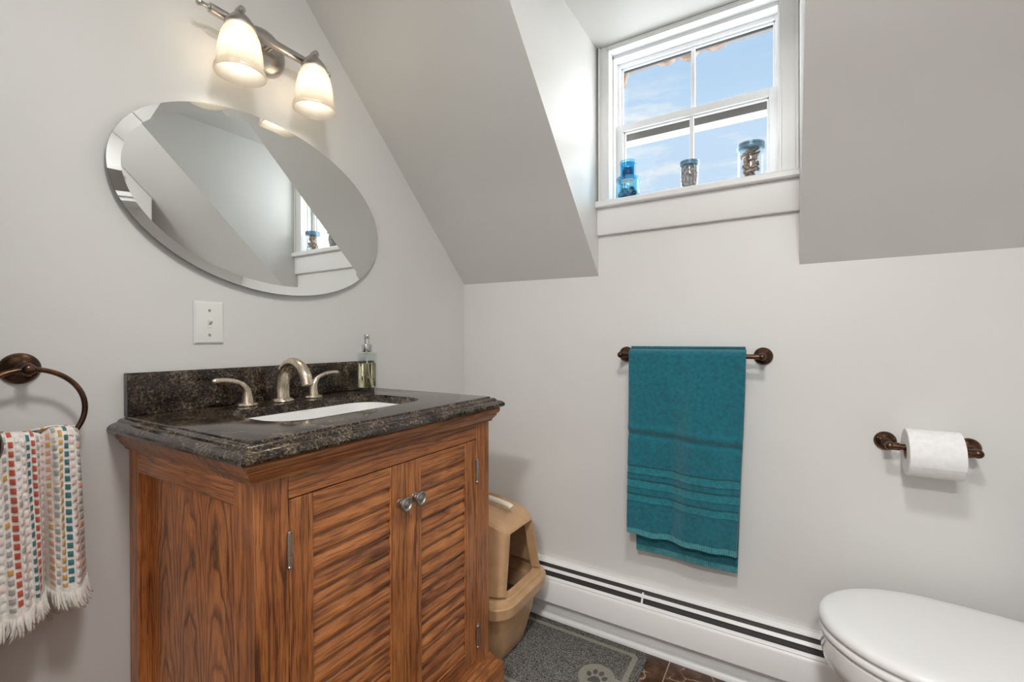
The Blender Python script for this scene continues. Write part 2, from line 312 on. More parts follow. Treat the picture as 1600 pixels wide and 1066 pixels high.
# ================================================================ mesh helpers
class MB:
    def __init__(s): s.bm = bmesh.new(); s.uv = None
    def face(s, vs, mi=0):
        try: f = s.bm.faces.new(vs); f.material_index = mi; return f
        except ValueError: return None
    def box(s, x0, x1, y0, y1, z0, z1, mi=0):
        v = [s.bm.verts.new(p) for p in ((x0,y0,z0),(x1,y0,z0),(x1,y1,z0),(x0,y1,z0),(x0,y0,z1),(x1,y0,z1),(x1,y1,z1),(x0,y1,z1))]
        for q in ((0,3,2,1),(4,5,6,7),(0,1,5,4),(1,2,6,5),(2,3,7,6),(3,0,4,7)): s.face([v[i] for i in q], mi)
        return s
    def loft(s, rings, closed=True, cap0=True, cap1=True, mi=0):
        R = [[s.bm.verts.new(p) for p in r] for r in rings]; n = len(R[0])
        for a, b in zip(R, R[1:]):
            for i in range(n if closed else n-1):
                j = (i+1) % n; s.face([a[i], a[j], b[j], b[i]], mi)
        if cap0: s.face(R[0][::-1], mi)
        if cap1: s.face(R[-1], mi)
        return R
    def prism(s, pts, axis, a, b, mi=0):
        """polygon pts extruded along axis; pts are the two other coordinates in order"""
        def P(p, t):
            return {'x': (t, p[0], p[1]), 'y': (p[0], t, p[1]), 'z': (p[0], p[1], t)}[axis]
        s.loft([[P(p, a) for p in pts], [P(p, b) for p in pts]], mi=mi); return s
    def lathe(s, prof, o=(0,0,0), axis=(0,0,1), seg=32, mi=0, cap=True, ry=None):
        ax = Vector(axis).normalized(); t = Vector((1,0,0)) if abs(ax.x) < .9 else Vector((0,1,0))
        u = ax.cross(t).normalized(); w = ax.cross(u); o = Vector(o); rings = []
        for r, h in prof:
            rr = max(r, 1e-5)
            rings.append([o+ax*h+u*rr*cos(2*pi*i/seg)+w*rr*sin(2*pi*i/seg) for i in range(seg)])
        s.loft(rings, mi=mi, cap0=cap, cap1=cap); return s
    def tube(s, pts, r, seg=12, mi=0, cap=True, flat=1.0, upv=None):
        pts = [Vector(p) for p in pts]; n = len(pts); rs = r if isinstance(r, (list, tuple)) else [r]*n
        rings = []; prev = None
        for i, p in enumerate(pts):
            t = (pts[min(i+1, n-1)]-pts[max(i-1, 0)]).normalized()
            if prev is None:
                h = Vector(upv) if upv else (Vector((0,0,1)) if abs(t.z) < .9 else Vector((1,0,0)))
                u = t.cross(h).normalized()
            else: u = (prev - t*prev.dot(t)).normalized()
            prev = u; w = t.cross(u)
            rings.append([p+u*rs[i]*flat*cos(2*pi*k/seg)+w*rs[i]*sin(2*pi*k/seg) for k in range(seg)])
        s.loft(rings, mi=mi, cap0=cap, cap1=cap); return s
    def ball(s, c, r, seg=20, mi=0, sc=(1,1,1)):
        mtx = Matrix.Translation(c) @ Matrix.Diagonal((sc[0], sc[1], sc[2], 1))
        g = bmesh.ops.create_uvsphere(s.bm, u_segments=seg, v_segments=seg//2+2, radius=r, matrix=mtx)
        for f in {f for v in g['verts'] for f in v.link_faces}: f.material_index = mi
        return s
    def build(s, name, mats, parent=None, ang=35, bevel=0, seg=2, merge=False, smooth=True):
        if merge: bmesh.ops.remove_doubles(s.bm, verts=s.bm.verts, dist=1e-5)
        bmesh.ops.recalc_face_normals(s.bm, faces=s.bm.faces)
        me = bpy.data.meshes.new(name); s.bm.to_mesh(me); s.bm.free()
        for m in (mats if isinstance(mats, (list, tuple)) else [mats]): me.materials.append(m)
        if smooth:
            me.polygons.foreach_set('use_smooth', [True]*len(me.polygons)); me.set_sharp_from_angle(angle=radians(ang))
        o = bpy.data.objects.new(name, me); C.objects.link(o)
        if parent is not None:
            o.parent = parent
            q = parent; off = Vector((0,0,0))
            while q is not None: off += q.location; q = q.parent
            # all shapes are modelled in room coordinates; keep the origin at the parent's base
            me.transform(Matrix.Translation(Vector((0,0,0)))); o.location = -off
        if bevel:
            b = o.modifiers.new('bevel', 'BEVEL'); b.width = bevel; b.segments = seg; b.limit_method = 'ANGLE'; b.angle_limit = radians(40); b.harden_normals = False
        return o
def tag(o, label=None, cat=None, group=None, kind=None):
    for k, v in (('label', label), ('category', cat), ('group', group), ('kind', kind)):
        if v: o[k] = v
    return o
def thing(name, loc, label=None, cat=None, group=None, kind=None):
    o = bpy.data.objects.new(name, None); o.empty_display_size = .05; o.location = loc; C.objects.link(o)
    return tag(o, label, cat, group, kind)
def arc(c, r, a0, a1, n, f):
    return [f(c[0]+r*cos(radians(a0+(a1-a0)*i/n)), c[1]+r*sin(radians(a0+(a1-a0)*i/n))) for i in range(n+1)]
def bez(p, n=16):
    """smooth curve through control points (Catmull-Rom)"""
    P = [Vector(q) for q in p]; P = [P[0]*2-P[1]]+P+[P[-1]*2-P[-2]]; out = []
    for i in range(1, len(P)-2):
        for k in range(n):
            t = k/n; a, b, c, d = P[i-1:i+3]
            out.append(.5*((2*b)+(c-a)*t+(2*a-5*b+4*c-d)*t*t+(3*b-a-3*c+d)*t**3))
    out.append(P[-2]); return out
def setcol(o, cols):
    ca = o.data.color_attributes.new('Col', 'FLOAT_COLOR', 'POINT')
    flat = []
    for c in cols: flat += [c[0], c[1], c[2], 1]
    ca.data.foreach_set('color', flat)

# ================================================================ the room
ROOM_X, FRONT_Y, CEIL_Z = 1.97, -1.80, 2.36
HALL_Y = -3.6
m = MB(); m.box(-.12, ROOM_X+.12, HALL_Y-.1, .12, -.08, 0); tag(m.build('floor', M_tile), kind='structure')
m = MB(); m.box(-.12, 0, HALL_Y-.1, .12, 0, 2.6); tag(m.build('wall_left', M_wall), kind='structure')
m = MB(); m.box(ROOM_X, ROOM_X+.12, HALL_Y-.1, .12, 0, 2.6); tag(m.build('wall_right', M_wall), kind='structure')
WX0, WX1, WZ0, WZ1 = .660, 1.202, 1.552, 2.128      # window opening
m = MB()
m.box(0, WX0, 0, .12, 0, 2.6); m.box(WX1, ROOM_X, 0, .12, 0, 2.6); m.box(WX0, WX1, 0, .12, 0, WZ0); m.box(WX0, WX1, 0, .12, WZ1, 2.6)
tag(m.build('wall_back', M_wall), kind='structure')
m = MB()  # wall with the doorway the camera looks in from
m.box(0, .80, FRONT_Y-.1, FRONT_Y, 0, 2.5); m.box(1.63, ROOM_X, FRONT_Y-.1, FRONT_Y, 0, 2.5); m.box(.80, 1.63, FRONT_Y-.1, FRONT_Y, 2.05, 2.5)
tag(m.build('wall_front', M_wall), kind='structure')
m = MB(); m.box(0, ROOM_X, HALL_Y-.1, HALL_Y, 0, 2.5); tag(m.build('wall_hall', M_wall), kind='structure')
# sloped ceiling with the dormer cut into it
TOPY = -(CEIL_Z-1.31)
def wedge(x0, x1, za, zb, xe0=None, xe1=None):
    r = []
    for x, xe, z in ((x0, x0 if xe0 is None else xe0, za), (x1, x1 if xe1 is None else xe1, zb)):
        r.append([(x, 0, z), (x+(xe-x)*.80, -.827, z+.827), (xe, -(CEIL_Z-z), CEIL_Z), (xe, -(CEIL_Z-z), 2.6), (x, 0, 2.6)])
    return r
m = MB()
m.loft(wedge(0, .622, 1.319, 1.3105)); m.loft(wedge(1.248, ROOM_X, 1.298, 1.300, 1.2565))
r = []
for x in (.622, 1.2565):
    r.append([(x, 0, 2.137), (x, -.827, 2.137), (x, -(CEIL_Z-1.305), CEIL_Z), (x, -(CEIL_Z-1.305), 2.6), (x, 0, 2.6)])
m.loft(r)
m.box(0, ROOM_X, HALL_Y, -(CEIL_Z-1.28), CEIL_Z, 2.6)
tag(m.build('ceiling', M_wall, smooth=False), kind='structure')
m = MB(); m.box(.0, ROOM_X, -.012, 0, 0, .09); m.prism([(-.034, 0), (-.034, .006), (-.030, .014), (-.022, .020), (-.012, .022), (-.012, 0)], 'x', 0, ROOM_X)
tag(m.build('baseboard_back', M_trim), kind='structure')
m = MB(); m.box(0, .012, FRONT_Y, -1.20, 0, .11); tag(m.build('baseboard_left', M_trim, bevel=.003), kind='structure')
m = MB(); m.box(ROOM_X-.012, ROOM_X, FRONT_Y, -.08, 0, .11); tag(m.build('baseboard_right', M_trim, bevel=.003), kind='structure')
m = MB()
for x0, x1 in ((.74, .80), (1.63, 1.69)): m.box(x0, x1, FRONT_Y, FRONT_Y+.012, 0, 2.05)
m.box(.74, 1.69, FRONT_Y, FRONT_Y+.012, 2.05, 2.11); tag(m.build('trim_1', M_trim, bevel=.003), kind='structure')

# ---------------------------------------------------------------- window
win = thing('window_1', (.93, 0, 1.56), kind='structure')
m = MB()    # casing + jambs
m.box(.628, WX0, -.014, 0, 1.578, 2.136); m.box(WX1, 1.2475, -.014, 0, 1.578, 2.136); m.box(WX0, WX1, -.014, 0, 2.122, 2.136)
m.box(.628, .6365, -.022, -.014, 1.578, 2.136); m.box(1.238, 1.2475, -.022, -.014, 1.578, 2.136)
m.build('casing', M_trim, win, bevel=.002)
m = MB()
m.box(WX0-.001, WX0+.006, -.012, .14, 1.56, 2.118); m.box(WX1-.006, WX1+.001, -.012, .14, 1.56, 2.118); m.box(WX0, WX1, -.012, .14, 2.119, 2.1285)
m.box(WX0, WX0+.012, .030, .052, 1.57, 2.118); m.box(WX1-.010, WX1, .030, .052, 1.57, 2.118); m.box(WX0, WX1, .030, .052, 2.108, 2.120)
m.box(WX0, WX1, .0, .16, 1.545, 1.572)
m.build('jamb', M_vinyl, win, bevel=.0015)
m = MB(); m.prism([(-.034, 1.552), (-.038, 1.556), (-.038, 1.572), (-.034, 1.576), (.055, 1.576), (.055, 1.552)], 'x', .6225, 1.2485)
m.build('window_sill', M_trim, win, bevel=.001)
m = MB(); m.prism([(-.018, 1.462), (-.018, 1.552), (0, 1.552), (0, 1.456), (-.014, 1.456)], 'x', .6225, 1.2485); m.build('apron', M_trim, win, bevel=.0015)
def sash(name, x0, x1, z0, z1, ya, yb, st, rb, rtp, mx_x, mw):
    f = MB(); f.box(x0, x0+st, ya, yb, z0, z1); f.box(x1-st, x1, ya, yb, z0, z1); f.box(x0+st, x1-st, ya, yb, z0, z0+rb); f.box(x0+st, x1-st, ya, yb, z1-rtp, z1)
    # glazing bead
    g = .006
    f.box(x0+st, x0+st+g, ya+.010, yb-.008, z0+rb, z1-rtp); f.box(x1-st-g, x1-st, ya+.010, yb-.008, z0+rb, z1-rtp)
    f.box(x0+st, x1-st, ya+.010, yb-.008, z1-rtp-g, z1-rtp); f.box(x0+st, x1-st, ya+.010, yb-.008, z0+rb, z0+rb+g)
    o = f.build(name, M_vinyl, win, bevel=.0012)
    f = MB(); f.box(mx_x-mw/2, mx_x+mw/2, (ya+yb)/2-.006, (ya+yb)/2+.006, z0+rb, z1-rtp); f.build('muntin', M_vinyl, o, bevel=.001)
    f = MB(); f.box(x0+st-.004, x1-st+.004, (ya+yb)/2-.001, (ya+yb)/2+.001, z0+rb-.004, z1-rtp+.004); f.build('glass_pane', M_pane, o)
    return o
sash('lower_sash', .669, 1.194, 1.574, 1.874, .060, .088, .0265, .022, .025, .934, .013)
sash('upper_sash', .665, 1.196, 1.8665, 2.119, .092, .118, .012, .008, .013, .934, .013)
m = MB()    # storm window outside
m.box(.655, 1.205, .147, .160, 1.8462, 1.893)
m.build('storm_rail', M_vinyl_out, win)
m = MB(); m.box(.655, 1.205, .145, .156, 1.826, 1.846); m.box(.640, .664, .145, .168, 1.57, 2.16); m.box(1.198, 1.222, .145, .168, 1.57, 2.16); m.box(.64, 1.222, .145, .168, 2.135, 2.16)
m.build('storm_frame', M_vinyl, win, bevel=.001)
m = MB(); m.box(.66, 1.202, .120, .124, 2.098, 2.108); m.build('weather_strip', M_rubber, win)

# scalloped wooden trim under the eave outside
vy = .42
def vp(px, pz): return (px, pz)
eave = thing('eave_trim', (.85, vy, 2.2), 'weathered tan scalloped wooden eave trim outside the window top', 'eave')
low = [(.560, 2.220), (.580, 2.221), (.588, 2.230), (.594, 2.262), (.606, 2.292), (.640, 2.312), (.700, 2.310), (.722, 2.292), (.736, 2.278), (.760, 2.268), (.785, 2.268), (.805, 2.282), (.812, 2.300),
       (.822, 2.284), (.838, 2.264), (.860, 2.255), (.882, 2.262), (.898, 2.284), (.905, 2.302), (.920, 2.286), (.945, 2.272), (.970, 2.268), (.995, 2.275), (1.020, 2.295), (1.060, 2.328), (1.12, 2.350), (1.22, 2.356), (1.30, 2.352)]
m = MB(); m.prism([(.50, 2.5)]+[(.50, 2.22)]+low+[(1.35, 2.35), (1.35, 2.5)], 'y', vy, vy+.03); m.build('scalloped_board', M_corbel, eave, bevel=.003)
m = MB(); m.box(.30, 1.60, vy+.06, vy+.16, 2.355, 2.5); m.build('fascia', M_soffit, eave)

# ---------------------------------------------------------------- door standing open at the left of the camera
hx, hy = .812, FRONT_Y+.02; ang = math.atan2(-1.466-hy, .118-hx)
door = thing('door_1', (hx, hy, 0), kind='structure'); door.rotation_euler = (0, 0, ang)
def dpart(mb, name, mt, parent=door, **k):
    o = mb.build(name, mt, None, **k); o.parent = parent; return o
DL = .765
m = MB(); m.box(0, DL, -.035, 0, .012, 2.03)
dpart(m, 'door_slab', M_trim, bevel=.002)
m = MB()
for z0, z1 in ((.15, .85), (1.05, 1.9)):
    for x0, x1 in ((.11, .34), (.43, .66)): m.box(x0, x1, -.037, -.033, z0, z1)
dpart(m, 'door_panel', M_trim, bevel=.0018)
m = MB(); m.lathe([(.0, 0), (.028, 0), (.028, .003), (.023, .007), (.012, .009), (.010, .022), (.018, .029), (.024, .038), (.022, .048), (.010, .052), (0, .052)], (DL-.085, -.035, .920), (0, -1, 0), 28)
dpart(m, 'door_knob', M_bronze)

# ================================================================ vanity cabinet
YL, YR, XF = -1.193, -.523, .487
cab = thing('vanity_cabinet', (.24, -.858, 0), 'stained oak vanity cabinet with louvered doors under the granite top', 'cabinet')
def rect_ring(o, z, xb=.002): return [(xb, YL-o, z), (XF+o, YL-o, z), (XF+o, YR+o, z), (xb, YR+o, z)]
m = MB(); m.box(.462, XF, YL, -1.133, .165, .845); m.build('corner_post', O_V, cab, bevel=.0015)
m = MB(); m.box(.462, XF, -.583, YR, .165, .845); m.build('corner_post', O_V, cab, bevel=.0015)
m = MB(); m.box(.424, .4615, YL+.0005, YL+.030, .165, .845); m.build('side_stile', O_VS, cab, bevel=.0015)
m = MB(); m.box(.002, .045, YL, YL+.035, .165, .845); m.build('side_stile', O_VS, cab, bevel=.0015)
m = MB(); m.box(.045, .424, YL+.001, YL+.026, .798, .845); m.build('side_rail', O_X, cab, bevel=.0012)
m = MB(); m.box(.045, .424, YL+.001, YL+.026, .165, .215); m.build('side_rail', O_X, cab, bevel=.0012)
m = MB(); m.box(.03, .44, YL+.0225, YL+.0265, .20, .81); m.build('side_panel', O_P, cab)
m = MB(); m.box(.002, .4615, YR-.018, YR, .0, .845); m.build('side_panel', O_V, cab)
m = MB(); m.box(.463, XF, -1.133, -.583, .8035, .845); m.build('top_rail', O_Y, cab, bevel=.0012)
m = MB(); m.box(.463, XF, -1.133, -.583, .165, .1865); m.build('bottom_rail', O_Y, cab, bevel=.0012)
m = MB(); m.box(.005, .46, YL+.03, YR-.02, .16, .17); m.box(.002, .008, YL+.03, YR-.02, .1, .84); m.build('interior', O_X, cab)
prof = [(0, .8835), (.021, .8835), (.0235, .880), (.0235, .874), (.021, .868), (.017, .865), (.0165, .861), (.012, .855), (.0075, .8505), (.0070, .8455), (0, .8455)]
m = MB(); m.loft([rect_ring(o, z) for o, z in prof], cap0=False, cap1=False); m.build('crown_molding', O_Y, cab, ang=25)
prof = [(0, .178), (.004, .178), (.006, .170), (.011, .166), (.013, .156), (.017, .152), (.026, .150), (.029, .146), (.029, .142), (.030, .138), (.030, .0)]
m = MB(); m.loft([rect_ring(o, z) for o, z in prof], cap0=False, cap1=False); m.build('base_molding', O_Y, cab, ang=25)

def door(y0, y1, hinge_y, knob_y, knob_z):
    z0, z1 = .1890, .8015; xb, xf = .466, .4855
    a, b = y0+.047, y1-.047
    m = MB(); m.box(xb, xf, y0, a, z0, z1, 0); m.box(xb, xf, b, y1, z0, z1, 0)
    m.box(xb, xf, a+.0004, b-.0004, z1-.044, z1, 1); m.box(xb, xf, a+.0004, b-.0004, z0, z0+.048, 1)
    d = m.build('door', [O_V, O_Y], cab, bevel=.0013)
    m = MB()
    n = 15; lo, hi = z0+.048, z1-.044; p = (hi-lo)/n
    for i in range(n):
        zb = lo+i*p-.001; zt = zb+p*1.22
        pts = [(.4675, zt), (.4700, zt+.0005), (.4750, zt-.006), (.4800, zb+p*.62), (.4835, zb+p*.28), (.4842, zb+p*.10), (.4830, zb+.0002), (.4805, zb), (.4785, zb+.004), (.4730, zb+p*.60), (.4670, zt-.004)]
        # x,z profile extruded along y
        m.loft([[(q[0], a, q[1]) for q in pts], [(q[0], b, q[1]) for q in pts]])
    m.box(.4625, .4665, a-.01, b+.01, lo-.01, hi+.01)
    m.build('louver_panel', O_S, d, ang=45)
    m = MB(); m.lathe([(0, 0), (.0095, 0), (.0105, .0015), (.0100, .004), (.0060, .006), (.0050, .011), (.0062, .013), (.0085, .0135), (.0100, .0115)], (xf, knob_y, knob_z), (1, 0, 0), 28, cap=False)
    m.lathe([(.0058, .011), (.0135, .0150), (.0158, .0175), (.0165, .0205), (.0158, .0232), (.0140, .0245), (.0120, .0240), (.0105, .0222), (.0085, .0220), (.0068, .0230), (.0040, .0242), (0, .0246)], (xf, knob_y, knob_z), (1, 0, 0), 32, cap=False)
    m.build('knob', M_pewter, d)
    for zc in (.717, .262):
        m = MB(); yy = hinge_y; h = .028
        m.lathe([(0, -h-.005), (.0035, -h-.004), (.0042, -h-.002), (.0030, -h), (.0046, -h+.001), (.0046, -.0098), (.0038, -.0096), (.0038, -.0086), (.0046, -.0084), (.0046, .0084), (.0038, .0086), (.0038, .0096), (.0046, .0098), (.0046, h-.001), (.0030, h), (.0042, h+.002), (.0035, h+.004), (0, h+.005)], (xf+.004, yy, zc), (0, 0, 1), 14)
        m.build('hinge', M_pewter, d, ang=40)
    return d
door(-1.1315, -.8500, -1.1335, -.870, .716)
door(-.8480, -.5850, -.5835, -.825, .716)

# ================================================================ granite countertop with backsplash
top = thing('granite_countertop', (.25, -.86, .884), 'polished dark brown granite countertop with stepped edge and backsplash', 'countertop')
CY0, CY1, CX = -1.1975, -.5245, .489
SX0, SX1, SY0, SY1 = .128, .383, -1.080, -.655
def crect(o, z): return [(.0015, CY0-o, z), (CX+o, CY0-o, z), (CX+o, CY1+o, z), (.0015, CY1+o, z)]
def cut(z, d=0, n=10, r=.075):
    out = []
    for cx_, cy_, a0 in ((SX1-r, SY0+r, -90), (SX1-r, SY1-r, 0), (SX0+r, SY1-r, 90), (SX0+r, SY0+r, 180)):
        for i in range(n+1):
            a = radians(a0+90*i/n); out.append((cx_+(r+d)*cos(a), cy_+(r+d)*sin(a), z))
    return out
m = MB(); bm = m.bm
prof = [(0, .915), (.0015, .9145), (.003, .9115), (.010, .9105), (.0135, .9085), (.016, .9045), (.021, .9030), (.028, .9000), (.0325, .8950), (.0335, .8905), (.0320, .8865), (.0280, .8842)]
R = m.loft([crect(o, z) for o, z in prof], cap0=False, cap1=False)
cu = [bm.verts.new(p) for p in cut(.915)]; cl = [bm.verts.new(p) for p in cut(.892)]
n = len(cu)
for i in range(n): m.face([cu[i], cu[(i+1) % n], cl[(i+1) % n], cl[i]])
def ring_edges(vs): return [bm.edges.get((vs[i], vs[(i+1) % len(vs)])) or bm.edges.new((vs[i], vs[(i+1) % len(vs)])) for i in range(len(vs))]
bmesh.ops.triangle_fill(bm, edges=ring_edges(R[0])+ring_edges(cu), use_beauty=True, use_dissolve=False)
bmesh.ops.triangle_fill(bm, edges=ring_edges(R[-1])+ring_edges(cl), use_beauty=True, use_dissolve=False)
m.build('top_slab', M_granite, top, ang=28)
m = MB(); m.prism([(.0015, .9155), (.020, .9155), (.020, 1.001), (.0165, 1.005), (.0155, 1.0075), (.0015, 1.0075)], 'y', -1.2015, -.5245); m.build('backsplash', M_granite, top, bevel=.0012)

# sink
sink = thing('undermount_sink', (.255, -.868, .76), 'white porcelain undermount sink set in the granite countertop', 'sink')
m = MB()
rings = [cut(.8908, .010), cut(.8912, -.001)]
for d, z in ((-.003, .878), (-.008, .85), (-.02, .81), (-.04, .785), (-.055, .776)):
    rings.append(cut(z, d))
cxm, cym = (SX0+SX1)/2, (SY0+SY1)/2
for k in (.6, .25, .06):
    rings.append([(cxm+(p[0]-cxm)*k, cym+(p[1]-cym)*k, .774-.004*(1-k)) for p in cut(0, -.055)])
m.loft(rings, cap0=False, cap1=True); o = m.build('basin', M_porc, sink, ang=50)
sm = o.modifiers.new('s', 'SOLIDIFY'); sm.thickness = .002; sm.offset = 1
m = MB(); m.lathe([(.030, -.002), (.030, .001), (.024, .002), (.020, .0), (.018, .003), (.0, .0045)], (cxm, cym, .7735), seg=28); m.build('drain', M_nickel, sink)

# faucet
fc = thing('faucet', (.078, -.888, .915), 'brushed champagne nickel widespread faucet with arched spout and two levers', 'faucet')
BX, BY = .074, -.888
m = MB()
m.lathe([(0, 0), (.0285, 0), (.0290, .002), (.0275, .0045), (.0265, .006), (.0250, .0075), (.0225, .009), (0, .009)], (BX, BY, .9155), seg=36)
path = bez([(BX, BY, .922), (BX-.001, BY, .955), (BX+.006, BY, .988), (BX+.026, BY, 1.012), (BX+.052, BY, 1.0185), (BX+.078, BY, 1.010), (BX+.098, BY, .990), (BX+.104, BY, .976)], 7)
nn = len(path); rs = []
for i in range(nn):
    t = i/(nn-1); rs.append(.0175-.0052*min(1, t*1.5)+.001*t)
m.tube(path, rs, 22, flat=1.12, cap=True)
p1, p0 = path[-1], path[-3]; dr = (p1-p0).normalized()
m.build('spout', M_nickel, fc, ang=40)
m = MB(); m.tube([p1-dr*.001, p1+dr*.001, p1+dr*.0015, p1+dr*.013, p1+dr*.014], [.0128, .0128, .0138, .0132, .0120], 22, flat=1.1); m.build('aerator', M_nickel, fc)
def lever(y, sgn):
    m = MB()
    m.lathe([(0, 0), (.0250, 0), (.0255, .002), (.0240, .004), (.0225, .006), (.0190, .0075), (0, .0075)], (BX, y, .9155), seg=32)
    pts = bez([(BX, y, .920), (BX, y, .940), (BX+.001, y+sgn*.004, .957), (BX+.002, y+sgn*.016, .971), (BX+.003, y+sgn*.036, .979), (BX+.004, y+sgn*.060, .982), (BX+.0045, y+sgn*.082, .981)], 6)
    k = len(pts); rr = []
    for i in range(k):
        t = i/(k-1); rr.append(.0150-.0093*min(1, t*1.9)+(.0004 if t > .9 else 0))
    rr[-1] = .003
    m.tube(pts, rr, 18); m.build('lever_handle', M_nickel, fc, ang=45)
lever(-.980, -1); lever(-.797, 1)

# soap bottle
bx, by, bz = .083, -.612, .9155
sb = thing('soap_bottle', (bx, by, bz), 'square clear glass soap bottle with amber liquid and chrome pump', 'bottle')
def sq(h, z, r, n=4):
    out = []
    for sx, sy, a0 in ((1, -1, -90), (1, 1, 0), (-1, 1, 90), (-1, -1, 180)):
        for i in range(n+1):
            a = radians(a0+90*i/n); out.append((bx+sx*(h-r)+r*cos(a), by+sy*(h-r)+r*sin(a), z))
    return out
m = MB(); m.loft([sq(.0215, bz, .004), sq(.0228, bz+.002, .004), sq(.0228, bz+.119, .004), sq(.020, bz+.1235, .006), sq(.010, bz+.125, .009)])
m.loft([sq(.0190, bz+.0125, .005), sq(.0200, bz+.014, .005), sq(.0200, bz+.115, .005), sq(.015, bz+.119, .006)][::-1])
bt = m.build('bottle_glass', M_bottle, sb, ang=40)
m = MB(); m.loft([sq(.0188, bz+.0128, .005), sq(.01985, bz+.0142, .005), sq(.01985, bz+.088, .005)]); m.build('liquid_soap', M_soap, sb, ang=40)
m = MB(); m.tube(bez([(bx, by, bz+.122), (bx, by, bz+.085), (bx+.001, by+.003, bz+.05), (bx+.004, by+.010, bz+.018)], 8), .0022, 8); m.build('dip_tube', M_tube, sb)
m = MB(); m.lathe([(0, .124), (.0150, .124), (.0156, .1255), (.0156, .1455), (.0146, .1470), (.0085, .1480), (.0083, .165), (.0092, .1665), (.0096, .169), (.0096, .176), (.0086, .178), (0, .1785)], (bx, by, bz), seg=28)
m.tube([(bx, by, bz+.172), (bx+.008, by-.006, bz+.1725), (bx+.015, by-.0115, bz+.171)], [.0036, .0032, .0026], 10)
m.build('pump', M_chrome, sb, ang=30)

# ================================================================ oval mirror
MY, MZ, MA_, MB_, MT = -.870, 1.438, .365, .232, -.10
mir = thing('oval_mirror', (.015, MY, MZ), 'frameless oval mirror with slanted glass border on the wall above the sink', 'mirror')
def ell(da, x, n=128):
    out = []
    for i in range(n):
        t = 2*pi*i/n; u, v = (MA_-da)*cos(t), (MB_-da)*sin(t)
        out.append((x, MY+u*cos(MT)-v*sin(MT), MZ+u*sin(MT)+v*cos(MT)))
    return out
m = MB(); m.loft([ell(.024, .0190), ell(0, .0176)], cap1=False, cap0=True); m.build('mirror_glass', M_mirror, mir, ang=2)
m = MB(); m.loft([ell(0, .0157), ell(0, .0130), ell(.03, .0128), ell(.03, .004)], cap0=False); m.build('backing', M_glass_edge, mir, ang=30)

# ================================================================ light switch
sw = thing('light_switch', (.0, -1.033, 1.121), 'white toggle light switch plate on the wall below the mirror', 'light switch')
m = MB()
def plate(ins, x): return [(x, -1.033+a*(.034-ins), 1.121+b*(.0525-ins)) for a, b in ((-1, -1), (1, -1), (1, 1), (-1, 1))]
m.loft([plate(0, .0005), plate(0, .002), plate(.004, .0055), plate(.006, .006)], cap0=False); m.build('cover_plate', M_plate, sw, ang=15)
m = MB(); m.box(.005, .0068, -1.0385, -1.0275, 1.108, 1.134); m.build('toggle_frame', M_plate, sw, bevel=.0006)
m = MB(); m.loft([[(.006, -1.0365, 1.115), (.006, -1.0295, 1.115), (.006, -1.0295, 1.128), (.006, -1.0365, 1.128)], [(.017, -1.0355, 1.124), (.017, -1.0305, 1.124), (.016, -1.0305, 1.131), (.016, -1.0355, 1.131)]]); m.build('toggle', M_plate, sw, bevel=.0008)
for z in (1.151, 1.091):
    m = MB(); m.lathe([(.0032, 0), (.0030, .0012), (0, .0014)], (.006, -1.033, z), (1, 0, 0), 14); m.box(.0068, .0076, -1.0335, -1.0325, z-.0025, z+.0025); m.build('screw', M_lampmetal, sw)

# ================================================================ vanity lamp
LX, LZ, LYC = .058, 1.862, -.904
vl = thing('vanity_lamp', (0, LYC, LZ), 'satin nickel two light bar lamp with ribbed glass shades over the mirror', 'lamp')
m = MB(); m.lathe([(0, 0), (.060, 0), (.0615, .002), (.0615, .007), (.058, .013), (.048, .019), (.030, .023), (.015, .024), (0, .0245)], (.0005, LYC+.008, LZ-.002), (1, 0, 0), 48); m.build('backplate', M_lampmetal, vl, ang=40)
m = MB(); m.lathe([(.009, 0), (.009, .035)], (.022, LYC+.008, LZ), (1, 0, 0), 16)
m.build('stem', M_lampmetal, vl)
for dy in (-.033, .033):
    m = MB(); m.lathe([(.0022, 0), (.0022, .002), (0, .0025)], (.0205, LYC+.008+dy, LZ-.004), (1, 0, 0), 10); m.build('screw', M_pewter, vl)
m = MB()
ye = .150
m.lathe([(0, -ye-.028), (.006, -ye-.027), (.0085, -ye-.022), (.006, -ye-.017), (.0045, -ye-.010), (.0065, -ye-.002), (.0110, -ye), (.0115, -ye+.002), (.0115, ye-.002), (.0110, ye), (.0065, ye+.002), (.0045, ye+.010), (.006, ye+.017), (.0085, ye+.022), (.006, ye+.027), (0, ye+.028)], (LX, LYC, LZ), (0, 1, 0), 24)
m.build('crossbar', M_lampmetal, vl, ang=40)
